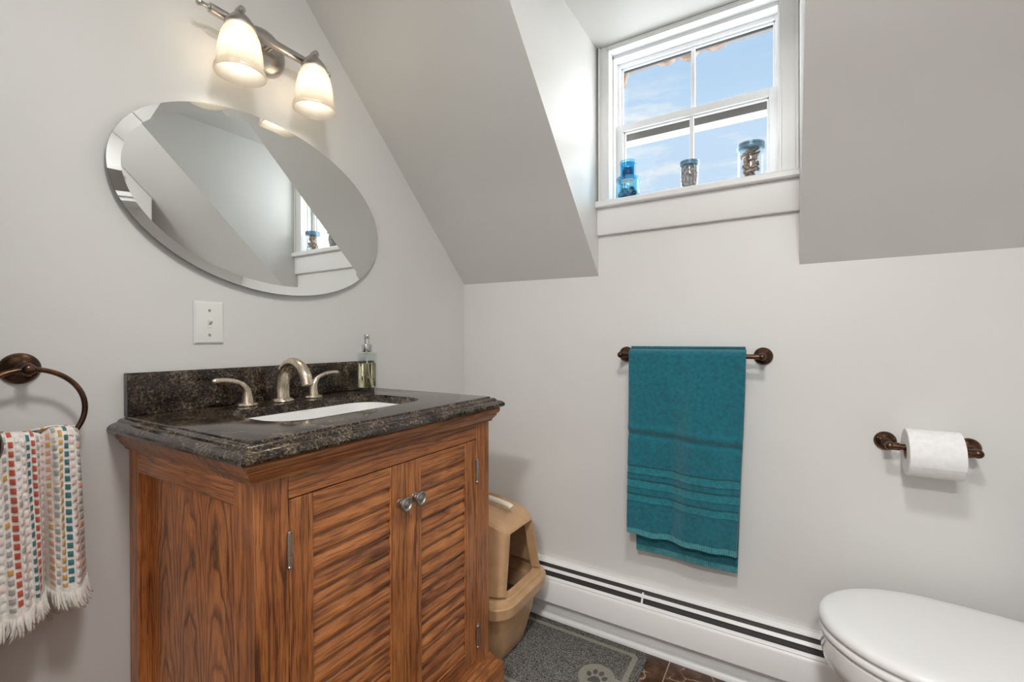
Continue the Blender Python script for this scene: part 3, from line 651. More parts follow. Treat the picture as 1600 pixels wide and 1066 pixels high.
for sy in (-.100, .100):
    yc = LYC+sy; xc = LX+.038; zt = LZ-.021
    # holder: swivel arm and cap
    m = MB()
    m.lathe([(0, .026), (.006, .026), (.007, .022), (.007, .014), (.012, .011), (.020, .003), (.027, -.006), (.0315, -.012), (.0335, -.017), (.0335, -.022), (.0305, -.024), (.0, -.024)], (xc, yc, zt+.010), seg=32)
    m.lathe([(.0085, -.006), (.0085, .010)], (xc, yc, zt+.030), (1, 0, 0), 18); m.lathe([(.004, 0), (.004, .003), (0, .0035)], (xc+.010, yc, zt+.030), (1, 0, 0), 12)
    m.tube([(LX, yc, LZ+.004), (xc-.004, yc, zt+.028)], .0075, 14)
    h = m.build('shade_holder', M_lampmetal, vl, ang=40)
    # ribbed bell shade
    m = MB(); seg = 144; rings = []
    pr = [(.0280, -.018), (.0305, -.022), (.0345, -.030), (.0400, -.044), (.0442, -.062), (.0470, -.082), (.0488, -.102), (.0500, -.112), (.0522, -.118), (.0552, -.124), (.0565, -.131), (.0558, -.135), (.0538, -.136),
          (.0518, -.132), (.0490, -.122), (.0472, -.110), (.0452, -.090), (.0418, -.066), (.0370, -.044), (.0315, -.031), (.0270, -.020)]
    for i, (r, z) in enumerate(pr):
        rib = .0011 if 2 < i < 7 else (.0006 if i in (2, 7) else 0)
        rings.append([(xc+(r+rib*(1 if k % 4 < 2 else -1))*cos(2*pi*k/seg), yc+(r+rib*(1 if k % 4 < 2 else -1))*sin(2*pi*k/seg), zt+.010+z) for k in range(seg)])
    m.loft(rings, cap0=False, cap1=False); m.build('glass_shade', M_shade, vl, ang=50)
    m = MB(); m.lathe([(0, -.022), (.010, -.022), (.0125, -.040), (.020, -.055), (.0255, -.070), (.0260, -.082), (.022, -.095), (.013, -.103), (0, -.106)], (xc, yc, zt+.010), seg=28)
    b = m.build('bulb', M_bulb, vl)
    ld = bpy.data.lights.new('bulb_light', 'POINT'); ld.energy = BULB_W; ld.color = (1, .90, .76); ld.shadow_soft_size = .022
    lo = bpy.data.objects.new('bulb_light', ld); lo.location = (xc, yc, zt-.066); C.objects.link(lo)

# ================================================================ towel ring and its towel
RY, RZ, RX = -1.356, 1.026, .056
tr = thing('towel_ring', (0, RY, RZ), 'oil rubbed bronze towel ring on the left wall beside the vanity', 'towel ring')
def rosette(mb, o, ax, r):
    mb.lathe([(0, 0), (r*.97, 0), (r, .0015), (r*.98, .004), (r*.90, .0075), (r*.72, .0115), (r*.52, .0145), (r*.36, .019), (r*.30, .026), (r*.28, .040)], o, ax, 40, cap=False)
m = MB(); rosette(m, (.0005, RY, RZ), (1, 0, 0), .029); m.ball((RX, RY, RZ), .0105, 20); m.lathe([(.0118, -.003), (.0122, 0), (.0118, .003)], (RX, RY, RZ), (0, 1, 0), 24); m.lathe([(.008, 0), (.0075, .02)], (RX-.02, RY, RZ), (1, 0, 0), 20)
m.build('rosette', M_bronze, tr, ang=40)
rr = .0765; m = MB(); zc = RZ-rr
pts = [(RX, RY+rr*sin(2*pi*i/72), zc+rr*cos(2*pi*i/72)) for i in range(72)]
rings = []
for i in range(72):
    a = 2*pi*i/72
    rings.append([(RX+.0046*sin(b), RY+(rr+.0046*cos(b))*sin(a), zc+(rr+.0046*cos(b))*cos(a)) for b in [2*pi*k/14 for k in range(14)]])
rings.append(rings[0]); m.loft(rings, cap0=False, cap1=False); m.build('ring', M_bronze, tr, merge=True, ang=60)

# waffle towel, gathered through the ring
tw = thing('striped_hand_towel', (RX, RY, .62), 'white fringed hand towel woven with red teal and mustard dashes on the ring', 'towel')
RED, TEAL, MUS, PINK, GREY, CORAL = (.55, .10, .055), (.05, .19, .21), (.66, .38, .10), (.82, .66, .62), (.42, .42, .40), (.76, .40, .28)
WHITE, CREAM = (.80, .77, .73), (.80, .70, .58)
COLS = [(TEAL, GREY), (MUS, MUS), (TEAL, TEAL), (PINK, WHITE), (WHITE, PINK), (GREY, MUS), (RED, RED), (WHITE, GREY), (PINK, WHITE), (TEAL, TEAL), (RED, RED), (GREY, GREY), (PINK, CREAM), (CORAL, MUS), (GREY, CREAM), (MUS, MUS), (TEAL, TEAL), (PINK, WHITE), (GREY, CORAL), (RED, RED), (GREY, GREY), (PINK, CREAM), (MUS, MUS), (TEAL, TEAL), (MUS, GREY), (WHITE, WHITE), (PINK, PINK), (GREY, GREY), (RED, CORAL), (WHITE, WHITE), (TEAL, TEAL)]
def towel_sheet(name, f, u0, u1, rows, nu, nv, parent, mtl=M_waffle, thick=.0035):
    m = MB(); V = []; cols = []
    for j in range(nv+1):
        row = []
        for i in range(nu+1):
            u, v = i/nu, j/nv; uu = u0+(u1-u0)*u
            cx_ = uu*len(COLS); ci = int(cx_) % len(COLS); fx = cx_-int(cx_)
            ry = v*rows+(.5 if ci % 2 else 0); rj = int(ry); fy = ry-rj
            a, b2 = COLS[ci]; inside = (.14 < fx < .86) and (.17 < fy < .83)
            base = WHITE if (rj % 2) else tuple(.95*c for c in WHITE)
            edge = v > .955 or v < .0
            colr = base if (not inside or edge) else (a if (rj+ci) % 5 else b2)
            puff = 0 if edge else .0024*(sin(pi*fx)*sin(pi*fy) if inside else -.2)
            p = f(u, v, puff); row.append(m.bm.verts.new(p)); cols.append(colr)
        V.append(row)
    for j in range(nv):
        for i in range(nu): m.face([V[j][i], V[j][i+1], V[j+1][i+1], V[j+1][i]])
    m.bm.verts.index_update()
    o = m.build(name, mtl, parent, ang=180); setcol(o, cols)
    s = o.modifiers.new('s', 'SOLIDIFY'); s.thickness = thick; s.offset = -1
    return o
def lobe(u): return abs(sin(pi*u*2.0))
def front(u, v, puff):
    # two hanging lobes that meet in a deep fold right of the middle
    yl, yr = -1.440-.010*v, -1.290+.010*v
    w = u/.66*.5 if u < .66 else .5+(u-.66)/.34*.5
    s = u+(.060 if u > .66 else .085)*sin(2*pi*w)*(.35+.65*v)
    y = yl+(yr-yl)*s
    fold = abs(sin(2*pi*w))**.6
    deep = .024+.030*v
    x = .060+deep*fold+(.004*sin(u*34+v*2.5)+.003*sin(u*61-v*4))*min(1, v*3+.2)+puff
    top_drop = .012*(1-fold)
    z = .9225-top_drop-(.300+.040*max(0, .66-u)+.018*(1-fold)*(-1)+.012*(u > .66)*(u-.66))*v
    if v < .06:
        k = v/.06; z = .9225-top_drop-.318*.06*k**1.8-.004*(1-k); x = x*(k**.5)+.056*(1-k**.5)
    return (x, y, z)
def backs(u, v, puff):
    yl, yr = -1.440-.020*v, -1.290-.018*v
    y = yl+(yr-yl)*u
    x = .056-(.018+.014*abs(sin(pi*u*2.3+.5)))*min(1, v*6)**.5-puff*.5+.004*sin(u*31)
    x = max(.012, x)
    return (x, y, .9205-(.355-.03*u)*v-.006*(1-abs(sin(2*pi*u))))
towel_sheet('front_layer', front, 0, .62, 20, 290, 300, tw)
towel_sheet('back_layer', backs, .1, .7, 22, 220, 240, tw)
# fringe
def fringe(name, f, n, ln, par, spread, c=(.80, .76, .70)):
    m = MB(); cnt = []
    for i in range(n):
        u = (i+.5)/n; p = Vector(f(min(.999, max(.001, u+random.uniform(-.003, .003))), 1.0, 0)); p.z += .004
        l = ln*random.uniform(.75, 1.15); dx = random.uniform(-.006, .008)+.003; dy = random.uniform(-1, 1)*spread+(u-.5)*.012
        m.tube([p, p+Vector((dx*.6, dy*.3, -l*.45)), p+Vector((dx, dy*.9, -l*.8)), p+Vector((dx*.9, dy*1.5, -l))], [.0022, .0021, .0017, .0008], 5)
    o = m.build(name, M_waffle, par, ang=180); setcol(o, [tuple(q*random.uniform(.9, 1.05) for q in c) for _ in o.data.vertices]); o['kind'] = 'stuff'
fringe('fringe', front, 130, .034, tw, .004); fringe('fringe', backs, 100, .036, tw, .004, (.66, .60, .58))
m = MB(); m.loft([[(.082, -1.430, .590), (.084, -1.404, .600), (.083, -1.400, .575), (.081, -1.428, .566)], [(.0828, -1.430, .590), (.0848, -1.404, .600), (.0838, -1.400, .575), (.0818, -1.428, .566)]]); m.build('care_tag', M_paper, tw)

# ================================================================ towel bar and bath towel
BZ, BYW = 1.024, -.070
tb = thing('towel_bar', (.94, 0, BZ), 'oil rubbed bronze towel bar on the wall below the window', 'towel bar')
m = MB(); m.tube([(.722, BYW, BZ), (1.155, BYW, BZ)], .0072, 20); m.build('bar', M_bronze, tb)
for x in (.727, 1.154):
    m = MB(); rosette(m, (x, -.0005, BZ), (0, -1, 0), .027); m.lathe([(.0078, 0), (.0078, .04)], (x, -.028, BZ), (0, -1, 0), 20); m.ball((x-.0005*(1 if x < 1 else -1), BYW, BZ), .0108, 22)
    m.build('post', M_bronze, tb, ang=40)
bt_ = thing('bath_towel', (.94, BYW, .7), 'teal terry bath towel folded over the towel bar', 'towel')
TC = (.000, .135, .182)
def bath(name, fr, nu, nv, th, z_top_v=0):
    m = MB(); V = []; cols = []
    for j in range(nv+1):
        row = []
        for i in range(nu+1):
            u, v = i/nu, j/nv; p, c = fr(u, v); row.append(m.bm.verts.new(p)); cols.append(c)
        V.append(row)
    for j in range(nv):
        for i in range(nu): m.face([V[j][i], V[j][i+1], V[j+1][i+1], V[j+1][i]])
    o = m.build(name, M_terry, bt_, ang=180); setcol(o, cols)
    s = o.modifiers.new('s', 'SOLIDIFY'); s.thickness = th; s.offset = -1
    return o
LF = .600; HR = .021   # fold radius round the bar incl. cloth
def cloth_front(u, v):
    # v 0..1 from the top of the bar down the front
    s = v*(LF+HR*pi/2)
    xl = .762-.003*v; xr = 1.113-.030*v**1.3
    x = xl+(xr-xl)*u
    drop = LF+.010*u+.008*sin(u*2.6)-.010
    if s < HR*pi/2:
        a = s/HR; y = BYW-HR*sin(a); z = BZ+HR*cos(a)
    else:
        k = (s-HR*pi/2)/LF; y = BYW-HR-.004*k; z = BZ-k*drop
    k = max(0, s-HR)/LF
    w = min(1, k*2.5)
    y -= w*(.0085*sin(u*11+.6)+.0045*sin(u*23+2*k)*k+.005*sin(u*6-5*k))
    y += .0065*math.exp(-((z-(.762-.018*u))/.010)**2) - .004*math.exp(-((z-(.785-.018*u))/.012)**2)
    # dobby bands and hem
    c = TC; e = (1-k)*LF       # distance above hem
    band = any(a < e < b for a, b in ((.098, .122), (.146, .170), (.192, .215)))
    edge_b = any(abs(e-a) < .0022 for a in (.096, .124, .144, .172, .190, .217))
    if band:
        y += .0026; tt = .5+.5*sin((x*1+z*.55)*2*pi/.0075); c = (.002+.012*tt, .155+.06*tt, .20+.06*tt)
    if edge_b: c = (.0, .085, .115)
    if e < .0075:
        st = .5+.5*sin(x*2*pi/.0068); c = (.02+.06*st, .21+.13*st, .25+.13*st); y += .001
    z += .003*sin(u*19)*max(0, k-.8)*5*.3
    return (x, y, z), c
def cloth_back(u, v):
    LB = .664
    s = v*(LB+HR*pi/2)
    xl = .764+.013*v; xr = 1.110-.024*v
    x = xl+(xr-xl)*u
    if s < HR*pi/2:
        a = s/HR; y = BYW+HR*sin(a); z = BZ+HR*cos(a)
    else:
        k = (s-HR*pi/2)/LB; y = BYW+HR-.006*k; z = BZ-k*(LB+.004*u)
    k = max(0, s-HR)/LB; w = min(1, k*2.5)
    y -= w*(.0035*sin(u*9+2))
    y = min(y, -.016)
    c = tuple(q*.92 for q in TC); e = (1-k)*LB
    if e < .0075:
        st = .5+.5*sin(x*2*pi/.0068); c = (.02+.05*st, .19+.10*st, .22+.10*st)
    return (x, y, z), c
bath('front_layer', cloth_front, 200, 420, .011)
o = bath('back_layer', cloth_back, 120, 300, .009); o.modifiers['s'].offset = 1

# ================================================================ toilet paper
PZ, PY = .797, -.072
tp = thing('toilet_paper_holder', (1.53, 0, PZ), 'oil rubbed bronze toilet paper holder on the wall above the toilet', 'toilet paper holder')
for x, sx in ((1.447, 1), (1.613, -1)):
    m = MB(); rosette(m, (x, -.0005, PZ), (0, -1, 0), .0255); m.lathe([(.0085, 0), (.0085, .04)], (x, -.030, PZ), (0, -1, 0), 20); m.ball((x, PY, PZ), .0112, 20); m.tube([(x, PY, PZ), (x+sx*.019, PY, PZ)], .0100, 18)
    m.build('post', M_bronze, tp, ang=40)
m = MB(); m.tube([(1.455, PY, PZ), (1.605, PY, PZ)], .0078, 18); m.build('roller', M_bronze, tp)
m = MB(); rz, R0 = PZ-.0115, .0585
rings = []
for x, r in ((1.4775, .0195), (1.4775, R0-.0015), (1.479, R0), (1.5805, R0), (1.582, R0-.0015), (1.582, .0195)):
    rings.append([(x, PY+r*cos(2*pi*k/64), rz+r*sin(2*pi*k/64)) for k in range(64)])
m.loft(rings, cap0=False, cap1=False)
# loose outer sheet that lies on the roll
pts = [(PY+(R0+.0012)*cos(radians(a)), rz+(R0+.0012)*sin(radians(a))) for a in range(60, 206, 5)]
inn = [(PY+(R0+.0002)*cos(radians(a)), rz+(R0+.0002)*sin(radians(a))) for a in range(205, 59, -5)]
m.prism(pts+inn, 'x', 1.4785, 1.5810)
roll = m.build('toilet_paper_roll', M_paper, None, ang=40); tag(roll, 'white toilet paper roll hanging on the bronze holder', 'toilet paper')
m = MB(); rings = [[(x, PY+r*cos(2*pi*k/40), rz+r*sin(2*pi*k/40)) for k in range(40)] for x, r in ((1.478, .0195), (1.5815, .0195), (1.5815, .0185), (1.478, .0185), (1.478, .0195))]
m.loft(rings, cap0=False, cap1=False); o = m.build('cardboard_core', M_card, None); o.parent = roll

# ================================================================ baseboard heater
ht = thing('baseboard_heater', (1.0, -.03, .08), 'white baseboard heater with two dark slots along the wall', 'heater')
HX0, HX1 = .012, ROOM_X-.03
m = MB(); m.prism([(-.013, .2185), (-.013, .090), (-.050, .090), (-.050, .160), (-.030, .198), (-.018, .2185)], 'x', HX0+.01, HX1-.01); m.build('heating_fins', M_black, ht)
m = MB(); m.prism([(-.0005, .092), (-.0005, .2235), (-.018, .2235), (-.0300, .2135), (-.0292, .2115), (-.0175, .2205), (-.0125, .2205), (-.0125, .092)], 'x', HX0, HX1); m.build('top_cover', M_heater, ht, bevel=.0006)
m = MB(); m.prism([(-.0380, .2020), (-.0450, .1930), (-.0435, .1915), (-.0365, .2005)], 'x', HX0, HX1); m.build('slat', M_heater, ht)
m = MB(); m.prism([(-.0545, .1790), (-.0600, .1750), (-.0630, .1720), (-.0620, .1690), (-.0650, .1660), (-.0680, .1600), (-.0680, .0860), (-.0640, .0820), (-.0520, .0820), (-.0520, .0840), (-.0640, .0850), (-.0655, .0880), (-.0655, .1600), (-.0600, .1670), (-.0530, .1765)], 'x', HX0, HX1)
m.build('front_cover', M_heater, ht, bevel=.0006)
for i, x in enumerate((.79,)):
    m = MB(); m.prism([(-.034, .206), (-.056, .176), (-.053, .174), (-.031, .204)], 'x', x, x+.006); m.build('bracket', M_heater, ht)

# ================================================================ litter box
lb = thing('cat_litter_box', (.24, -.28, .0), 'tan plastic hooded cat litter box between the vanity and the heater', 'litter box')
def rr_(x0, x1, y0, y1, r, z, n=6, zf=0):
    out = []
    for cx_, cy_, a0 in ((x1-r, y0+r, -90), (x1-r, y1-r, 0), (x0+r, y1-r, 90), (x0+r, y0+r, 180)):
        for i in range(n+1):
            a = radians(a0+90*i/n); out.append((cx_+r*cos(a), cy_+r*sin(a), z))
    return out
T = [.018, .468, -.430, -.118]
def trr(d, z, r=.07): return rr_(T[0]+d, T[1]-d, T[2]+d*.8, T[3]-d*.8, r, z, 7)
m = MB(); m.loft([trr(.062, .0102, .05), trr(.055, .017, .055), trr(.040, .06), trr(.022, .14), trr(.014, .205)], cap1=False)
m.loft([trr(.020, .205), trr(.028, .14), trr(.060, .020, .05)], cap0=False); m.build('tub', M_tan, lb, ang=45)
m = MB()
litter = speckle('brown_litter_and_shade', (.03, .018, .012), (.10, .06, .04), 160)  # litter set dark and high, standing in for shade inside the hood
m2 = MB(); m2.loft([trr(.070, .030, .05), trr(.050, .165, .05), trr(.12, .172, .05)]); m2.build('litter', litter, lb)['kind'] = 'stuff'
def rim_r(d, z): return trr(d, z, .075)
m.loft([rim_r(.016, .203), rim_r(-.008, .200), rim_r(-.012, .203), rim_r(-.016, .236), rim_r(-.014, .240), rim_r(-.002, .243), rim_r(.001, .252), rim_r(.004, .254), rim_r(.018, .255), rim_r(.022, .264)], cap0=False, cap1=False)
m.build('rim', M_tan, lb, ang=24)
# hood: side walls with rounded corners, roof sloping to a wide opening in front
def ring_h(t):
    """t 0 at the rim .. 1 at the roof edge; front corners are chamfered round the opening"""
    x0, x1 = .038+.055*t, .452-.002*t
    y0, y1 = -.414+.026*t, -.134-.050*t
    z = .260+.190*t
    ch = .050-.018*t; cw = .024+.004*t
    zs = .260+.235*t      # roof line rises toward the back
    pts = [(x1+.006, y0+cw, z)]
    pts += [(x1-ch*.45, y0+cw*.30, z+(zs-z)*.25), (x1-ch, y0, z+(zs-z)*.45)]
    for i in range(1, 6): pts.append((x1-ch-(x1-ch-x0-.06)*i/5, y0, z+(zs-z)*min(1, .45+.55*i/2)))
    for i in range(1, 7):
        a = radians(90*i/6); pts.append((x0+.06-.06*sin(a), y0+.06-.06*cos(a), zs))
    for i in range(0, 7):
        a = radians(90*i/6); pts.append((x0+.06-.06*cos(a), y1-.06+.06*sin(a), zs))
    for i in range(1, 6): pts.append((x0+.06+(x1-ch-x0-.06)*i/5, y1, zs+(z-zs)*(.55*max(0, (i-3)/2))))
    pts += [(x1-ch*.45, y1-cw*.30, z+(zs-z)*.25), (x1+.006, y1-cw, z)]
    return pts
m = MB()
R = m.loft([ring_h(0), ring_h(.03), ring_h(.5), ring_h(.9), ring_h(1.0)], closed=False, cap0=False, cap1=False)
# roof: shrink the top outline toward a raised flat
topv = R[-1]; N_ = len(topv); co = [v.co.copy() for v in topv]
cxr, cyr = .235, -.285
def shrink(k, dz, keep):
    out = []
    for i, c in enumerate(co):
        f = 0 if i in (0, N_-1) else 1
        x = cxr+(c.x-cxr)*(1-k*(1 if c.x < .40 else .55 if f else .25)); y = cyr+(c.y-cyr)*(1-k*1.25 if f else 1-k*.9)
        zz = c.z+dz*(1 if f else .55)
        out.append(m.bm.verts.new((x, y, zz)))
    return out
A = shrink(.08, .010, 0); B = shrink(.20, .016, 0)
for a, b in ((topv, A), (A, B)):
    for i in range(N_-1): m.face([a[i], a[i+1], b[i+1], b[i]])
m.face([topv[0], A[0], B[0], B[-1], A[-1], topv[-1]][::-1])
m.face(B[::-1])
hood = m.build('hood', M_tan, lb, ang=24)
s = hood.modifiers.new('s', 'SOLIDIFY'); s.thickness = .003; s.offset = -1
# inner return of the doorway
m = MB(); a0, a1 = Vector(ring_h(0)[0]), Vector(ring_h(1)[0]); b0, b1 = Vector(ring_h(0)[-1]), Vector(ring_h(1)[-1])
dv = Vector((-.030, 0, 0))
m.loft([[a0, a0+dv+Vector((0, .004, 0)), a0+dv+Vector((0, .007, 0)), a0+Vector((0, .004, 0))], [a1, a1+dv+Vector((0, .004, 0)), a1+dv+Vector((0, .007, 0)), a1+Vector((0, .004, 0))]])
m.build('doorway_frame', M_tan, lb); m = MB()
m.loft([[b0, b0+dv-Vector((0, .006, 0)), b0+dv-Vector((0, .010, 0)), b0-Vector((0, .004, 0))], [b1, b1+dv-Vector((0, .006, 0)), b1+dv-Vector((0, .010, 0)), b1-Vector((0, .004, 0))]])
m.build('doorway_frame', M_tan, lb)
m = MB(); m.tube(bez([(.305, -.288, .505), (.312, -.288, .523), (.345, -.288, .522), (.385, -.288, .517), (.412, -.288, .512), (.419, -.288, .507)], 6), [.009]*30+[.006], 14, flat=1.25); m.build('handle', M_handle, lb)

# ================================================================ litter mat with a paw
mt = thing('cat_litter_mat', (.6, -.235, 0), 'grey looped litter mat with light border and paw print on tile floor', 'mat')
def rrect(x0, x1, y0, y1, r, bulge=0, n=10):
    out = []
    for cx_, cy_, a0 in ((x1-r, y0+r, -90), (x1-r, y1-r, 0), (x0+r, y1-r, 90), (x0+r, y0+r, 180)):
        for i in range(n+1):
            a = radians(a0+90*i/n); x, y = cx_+r*cos(a), cy_+r*sin(a)
            if x > (x0+x1)/2: x += 0
            out.append((x, y))
    return out
MX0, MX1, MY0, MY1 = .05, .815, -.425, -.046
m = MB(); o1 = rrect(MX0, MX1, MY0, MY1, .022); m.loft([[(x, y, .0005) for x, y in o1], [(x, y, .0065) for x, y in o1], [(.66+(x-.66)*.99, -.235+(y+.235)*.99, .008) for x, y in o1]])
m.build('mat_base', M_mat, mt)
def strip(name, outer, inner, z0, z1, mtl, par):
    m = MB(); n = len(outer); R = [[m.bm.verts.new((p[0], p[1], z)) for p in q] for q, z in ((outer, z0), (outer, z1), (inner, z1), (inner, z0))]
    for a, b in zip(R, R[1:]):
        for i in range(n): j = (i+1) % n; m.face([a[i], a[j], b[j], b[i]])
    return m.build(name, mtl, par)
strip('border_band', rrect(.075, .790, -.398, -.073, .020), rrect(.091, .774, -.383, -.088, .014), .0075, .0092, M_matband, mt)
m = MB(); m.lathe([(.058, .0078), (.058, .0093), (0, .0093)], (.702, -.238, 0), seg=48); m.prism([(.70, -.262), (.782, -.262), (.782, -.214), (.70, -.214)], 'z', .0078, .0090); m.build('paw_medallion', M_matband, mt)
m = MB()
def oval(cx_, cy_, rx, ry, a):
    a = radians(a); return [(cx_+rx*cos(t)*cos(a)-ry*sin(t)*sin(a), cy_+rx*cos(t)*sin(a)+ry*sin(t)*cos(a)) for t in [2*pi*i/24 for i in range(24)]]
pc = (.702, -.240)
for dx, dy, rx, ry, a in ((-.026, .004, .0075, .0105, 25), (-.011, .021, .0075, .011, 8), (.009, .022, .0075, .011, -8), (.025, .006, .0075, .0105, -25)):
    m.prism(oval(pc[0]+dx, pc[1]+dy, rx, ry, a), 'z', .0090, .0101)
m.prism([(pc[0]+x, pc[1]+y) for x, y in ((-.019, -.028), (-.022, -.020), (-.016, -.008), (-.006, .002), (.004, .003), (.014, -.006), (.021, -.018), (.019, -.028), (.008, -.026), (0, -.023), (-.009, -.026))], 'z', .0090, .0101)
m.build('paw_print', M_paw, mt)

# ================================================================ toilet
to = thing('toilet', (1.6, -.275, 0), 'white porcelain toilet with closed lid against the right wall', 'toilet')
TYC = -.272
def tout(grow, z, n=44, x_tip=1.283, x_back=1.735):
    """egg outline of seat and bowl, tip toward -x"""
    out = []; L_ = .225; hw = .1905
    for i in range(n+1):
        a = radians(90+180*i/n); out.append((x_tip+L_+(L_+grow)*cos(a), TYC+(hw+grow)*sin(a), z))
    for k in (.35, .7, 1.0):
        x = x_tip+L_+(x_back-x_tip-L_+grow)*k; out.append((x, TYC-(hw+grow)*(1-.17*k**1.6), z))
    for k in (1.0, .7, .35):
        x = x_tip+L_+(x_back-x_tip-L_+grow)*k; out.append((x, TYC+(hw+grow)*(1-.17*k**1.6), z))
    return out
def shr(pts, k, z, cx_=1.52):
    return [(cx_+(p[0]-cx_)*k, TYC+(p[1]-TYC)*k, z) for p in pts]
m = MB(); base = tout(0, 0)
m.loft([[(p[0], p[1], .4085) for p in tout(-.006, 0)], [(p[0], p[1], .4100) for p in tout(-.001, 0)], [(p[0], p[1], .4160) for p in tout(.001, 0)], [(p[0], p[1], .4235) for p in tout(-.001, 0)], [(p[0], p[1], .4285) for p in tout(-.006, 0)], [(p[0], p[1], .4310) for p in tout(-.014, 0)], shr(base, .80, .4335), shr(base, .45, .4350), shr(base, .1, .4355)], cap0=True)
m.build('toilet_lid', M_seat, to, ang=60)
m = MB(); m.loft([tout(-.008, .3860), tout(-.002, .3875), tout(.0, .394), tout(-.002, .4030), tout(-.009, .4060), tout(-.045, .4060), tout(-.05, .386)]); m.build('toilet_seat', M_seat, to, ang=60)
m = MB()
secs = [(tout(-.012, .384), 1, 0), (tout(-.004, .380), 1, 0), (tout(-.003, .350), 1, 0), (tout(-.008, .325), 1, 0)]
rings = [s[0] for s in secs]
for k, dx, z in ((.93, .01, .29), (.84, .03, .23), (.72, .06, .16), (.64, .085, .09), (.64, .085, .03), (.66, .085, .0)):
    rings.append([(1.52+(p[0]-1.52)*k+dx, TYC+(p[1]-TYC)*k*.93, z) for p in tout(-.01, 0)])
m.loft(rings); m.build('bowl', M_porc, to, ang=60)
m = MB(); m.loft([rr_(1.765, 1.945, TYC-.19, TYC+.19, .03, .385), rr_(1.76, 1.955, TYC-.205, TYC+.205, .03, .50), rr_(1.757, 1.957, TYC-.21, TYC+.21, .03, .745)]); m.build('tank', M_porc, to, ang=40)
m = MB(); m.loft([rr_(1.750, 1.960, TYC-.216, TYC+.216, .03, .7455), rr_(1.748, 1.962, TYC-.219, TYC+.219, .03, .752), rr_(1.748, 1.962, TYC-.219, TYC+.219, .03, .772), rr_(1.756, 1.955, TYC-.21, TYC+.21, .03, .780)]); m.build('tank_lid', M_porc, to, ang=40)
m = MB(); m.lathe([(.010, 0), (.010, .012), (0, .013)], (1.757, TYC+.15, .69), (-1, 0, 0), 16); m.tube([(1.748, TYC+.15, .69), (1.744, TYC+.10, .687)], .005, 10); m.build('flush_lever', M_chrome, to)
for dy in (-.07, .07):
    m = MB(); m.lathe([(0, -.016), (.011, -.016), (.012, -.012), (.012, .012), (.011, .016), (0, .016)], (1.742, TYC+dy, .415), (0, 1, 0), 16); m.build('hinge', M_seat, to)

# ================================================================ wall cabinet over the toilet (seen in the mirror)
wc = thing('wall_cabinet', (1.83, -.85, 1.66), 'white wall cabinet with slanted top over the toilet, seen in the mirror', 'cabinet')
m = MB(); y0, y1, z0 = -1.25, -.535, 1.672
m.prism([(y0, z0), (y1, z0), (y1, 1.30-y1-.003), (-1.045, 2.342), (y0, 2.342)], 'x', 1.700, ROOM_X-.002); m.build('cabinet_body', M_trim, wc, bevel=.002)
m = MB(); m.box(1.690, 1.701, -1.20, -.66, 1.70, 1.92); m.build('cabinet_door', M_trim, wc, bevel=.003)
m = MB(); m.box(1.686, 1.6905, -1.15, -.71, 1.735, 1.885); m.build('door_panel', M_vinyl_out, wc, bevel=.002)

# ================================================================ unseen dome lamps added as fill behind the camera
def fill_dome_lamp(name, x, y, z, label, r=.15):
    o = thing(name, (x, y, z), label, 'ceiling lamp')
    m = MB(); m.lathe([(0, 0), (r+.012, 0), (r+.012, -.02), (r, -.024), (0, -.024)], (x, y, z-.0005), seg=40); m.build('canopy', M_lampmetal, o)
    m = MB(); m.lathe([(r*.98, -.0245), (r*.95, -.045), (r*.78, -.063), (r*.45, -.074), (0, -.078)], (x, y, z), seg=40, cap=False); m.build('opal_dome', M_dome, o)
fill_dome_lamp('added_fill_lamp', 1.25, -1.42, CEIL_Z, 'unseen opal dome lamp added as fill on the bathroom ceiling')
fill_dome_lamp('added_fill_lamp', 1.35, -2.75, CEIL_Z, 'unseen opal dome lamp added as fill in the hall beyond the doorway', .17)

# ================================================================ jars on the window sill
SZ = 1.5765
def jar(name, c, r, h, label, cat, gmat, lidmat, lid_h, flare=0, z=SZ):
    o = thing(name, (c[0], c[1], z), label, cat)
    m = MB(); t = .0022
    m.lathe([(0, 0), (r*.92, 0), (r, .004), (r*(1+flare*.5), h*.5), (r*(1+flare), h-.004), (r*(1+flare)*.97, h), (r*(1+flare)*.97-t, h), (r*(1+flare)-t, h*.96), (r-t, .008), (0, .006)], (c[0], c[1], z), seg=40); m.build('jar_glass', gmat, o, ang=40)
    R = r*(1+flare)
    m = MB(); m.lathe([(R*.92, h-.003), (R*1.03, h-.002), (R*1.06, h+.001), (R*1.06, h+lid_h*.35), (R*1.00, h+lid_h*.42), (R*1.0, h+lid_h*.55), (R*1.05, h+lid_h*.62), (R*1.04, h+lid_h*.95), (R*.98, h+lid_h), (0, h+lid_h)], (c[0], c[1], z), seg=40); m.build('lid', lidmat, o, ang=30)
    return o
J3 = (1.119, .012)
o = jar('glass_jar', J3, .0375, .094, 'large glass jar of curled driftwood and shells, right end of the sill', 'jar', M_jar_clear, M_lid_blue, .018)
M_shell = speckle('brown_driftwood', (.20, .12, .08), (.62, .46, .36), 90, .7, .4)
M_shell2 = speckle('grey_brown_twigs', (.22, .19, .18), (.60, .53, .50), 120, .7, .4)
m = MB(); rnd = random.Random(3)
for i in range(46):
    a0 = rnd.uniform(0, 2*pi); rr0 = rnd.uniform(.006, .029); z0 = SZ+.008+rnd.uniform(0, .072)
    pts = []
    for k in range(7):
        a = a0+k*rnd.uniform(.25, .5); q = min(.032, rr0*(1-.05*k)); pts.append((J3[0]+q*cos(a), J3[1]+q*sin(a), z0+.004*k*rnd.uniform(.2, 1.1)))
    m.tube(pts, [.0015, .003, .004, .0045, .004, .003, .001], 6)
c3 = m.build('shell_filling', M_shell, o, ang=60); c3['kind'] = 'stuff'
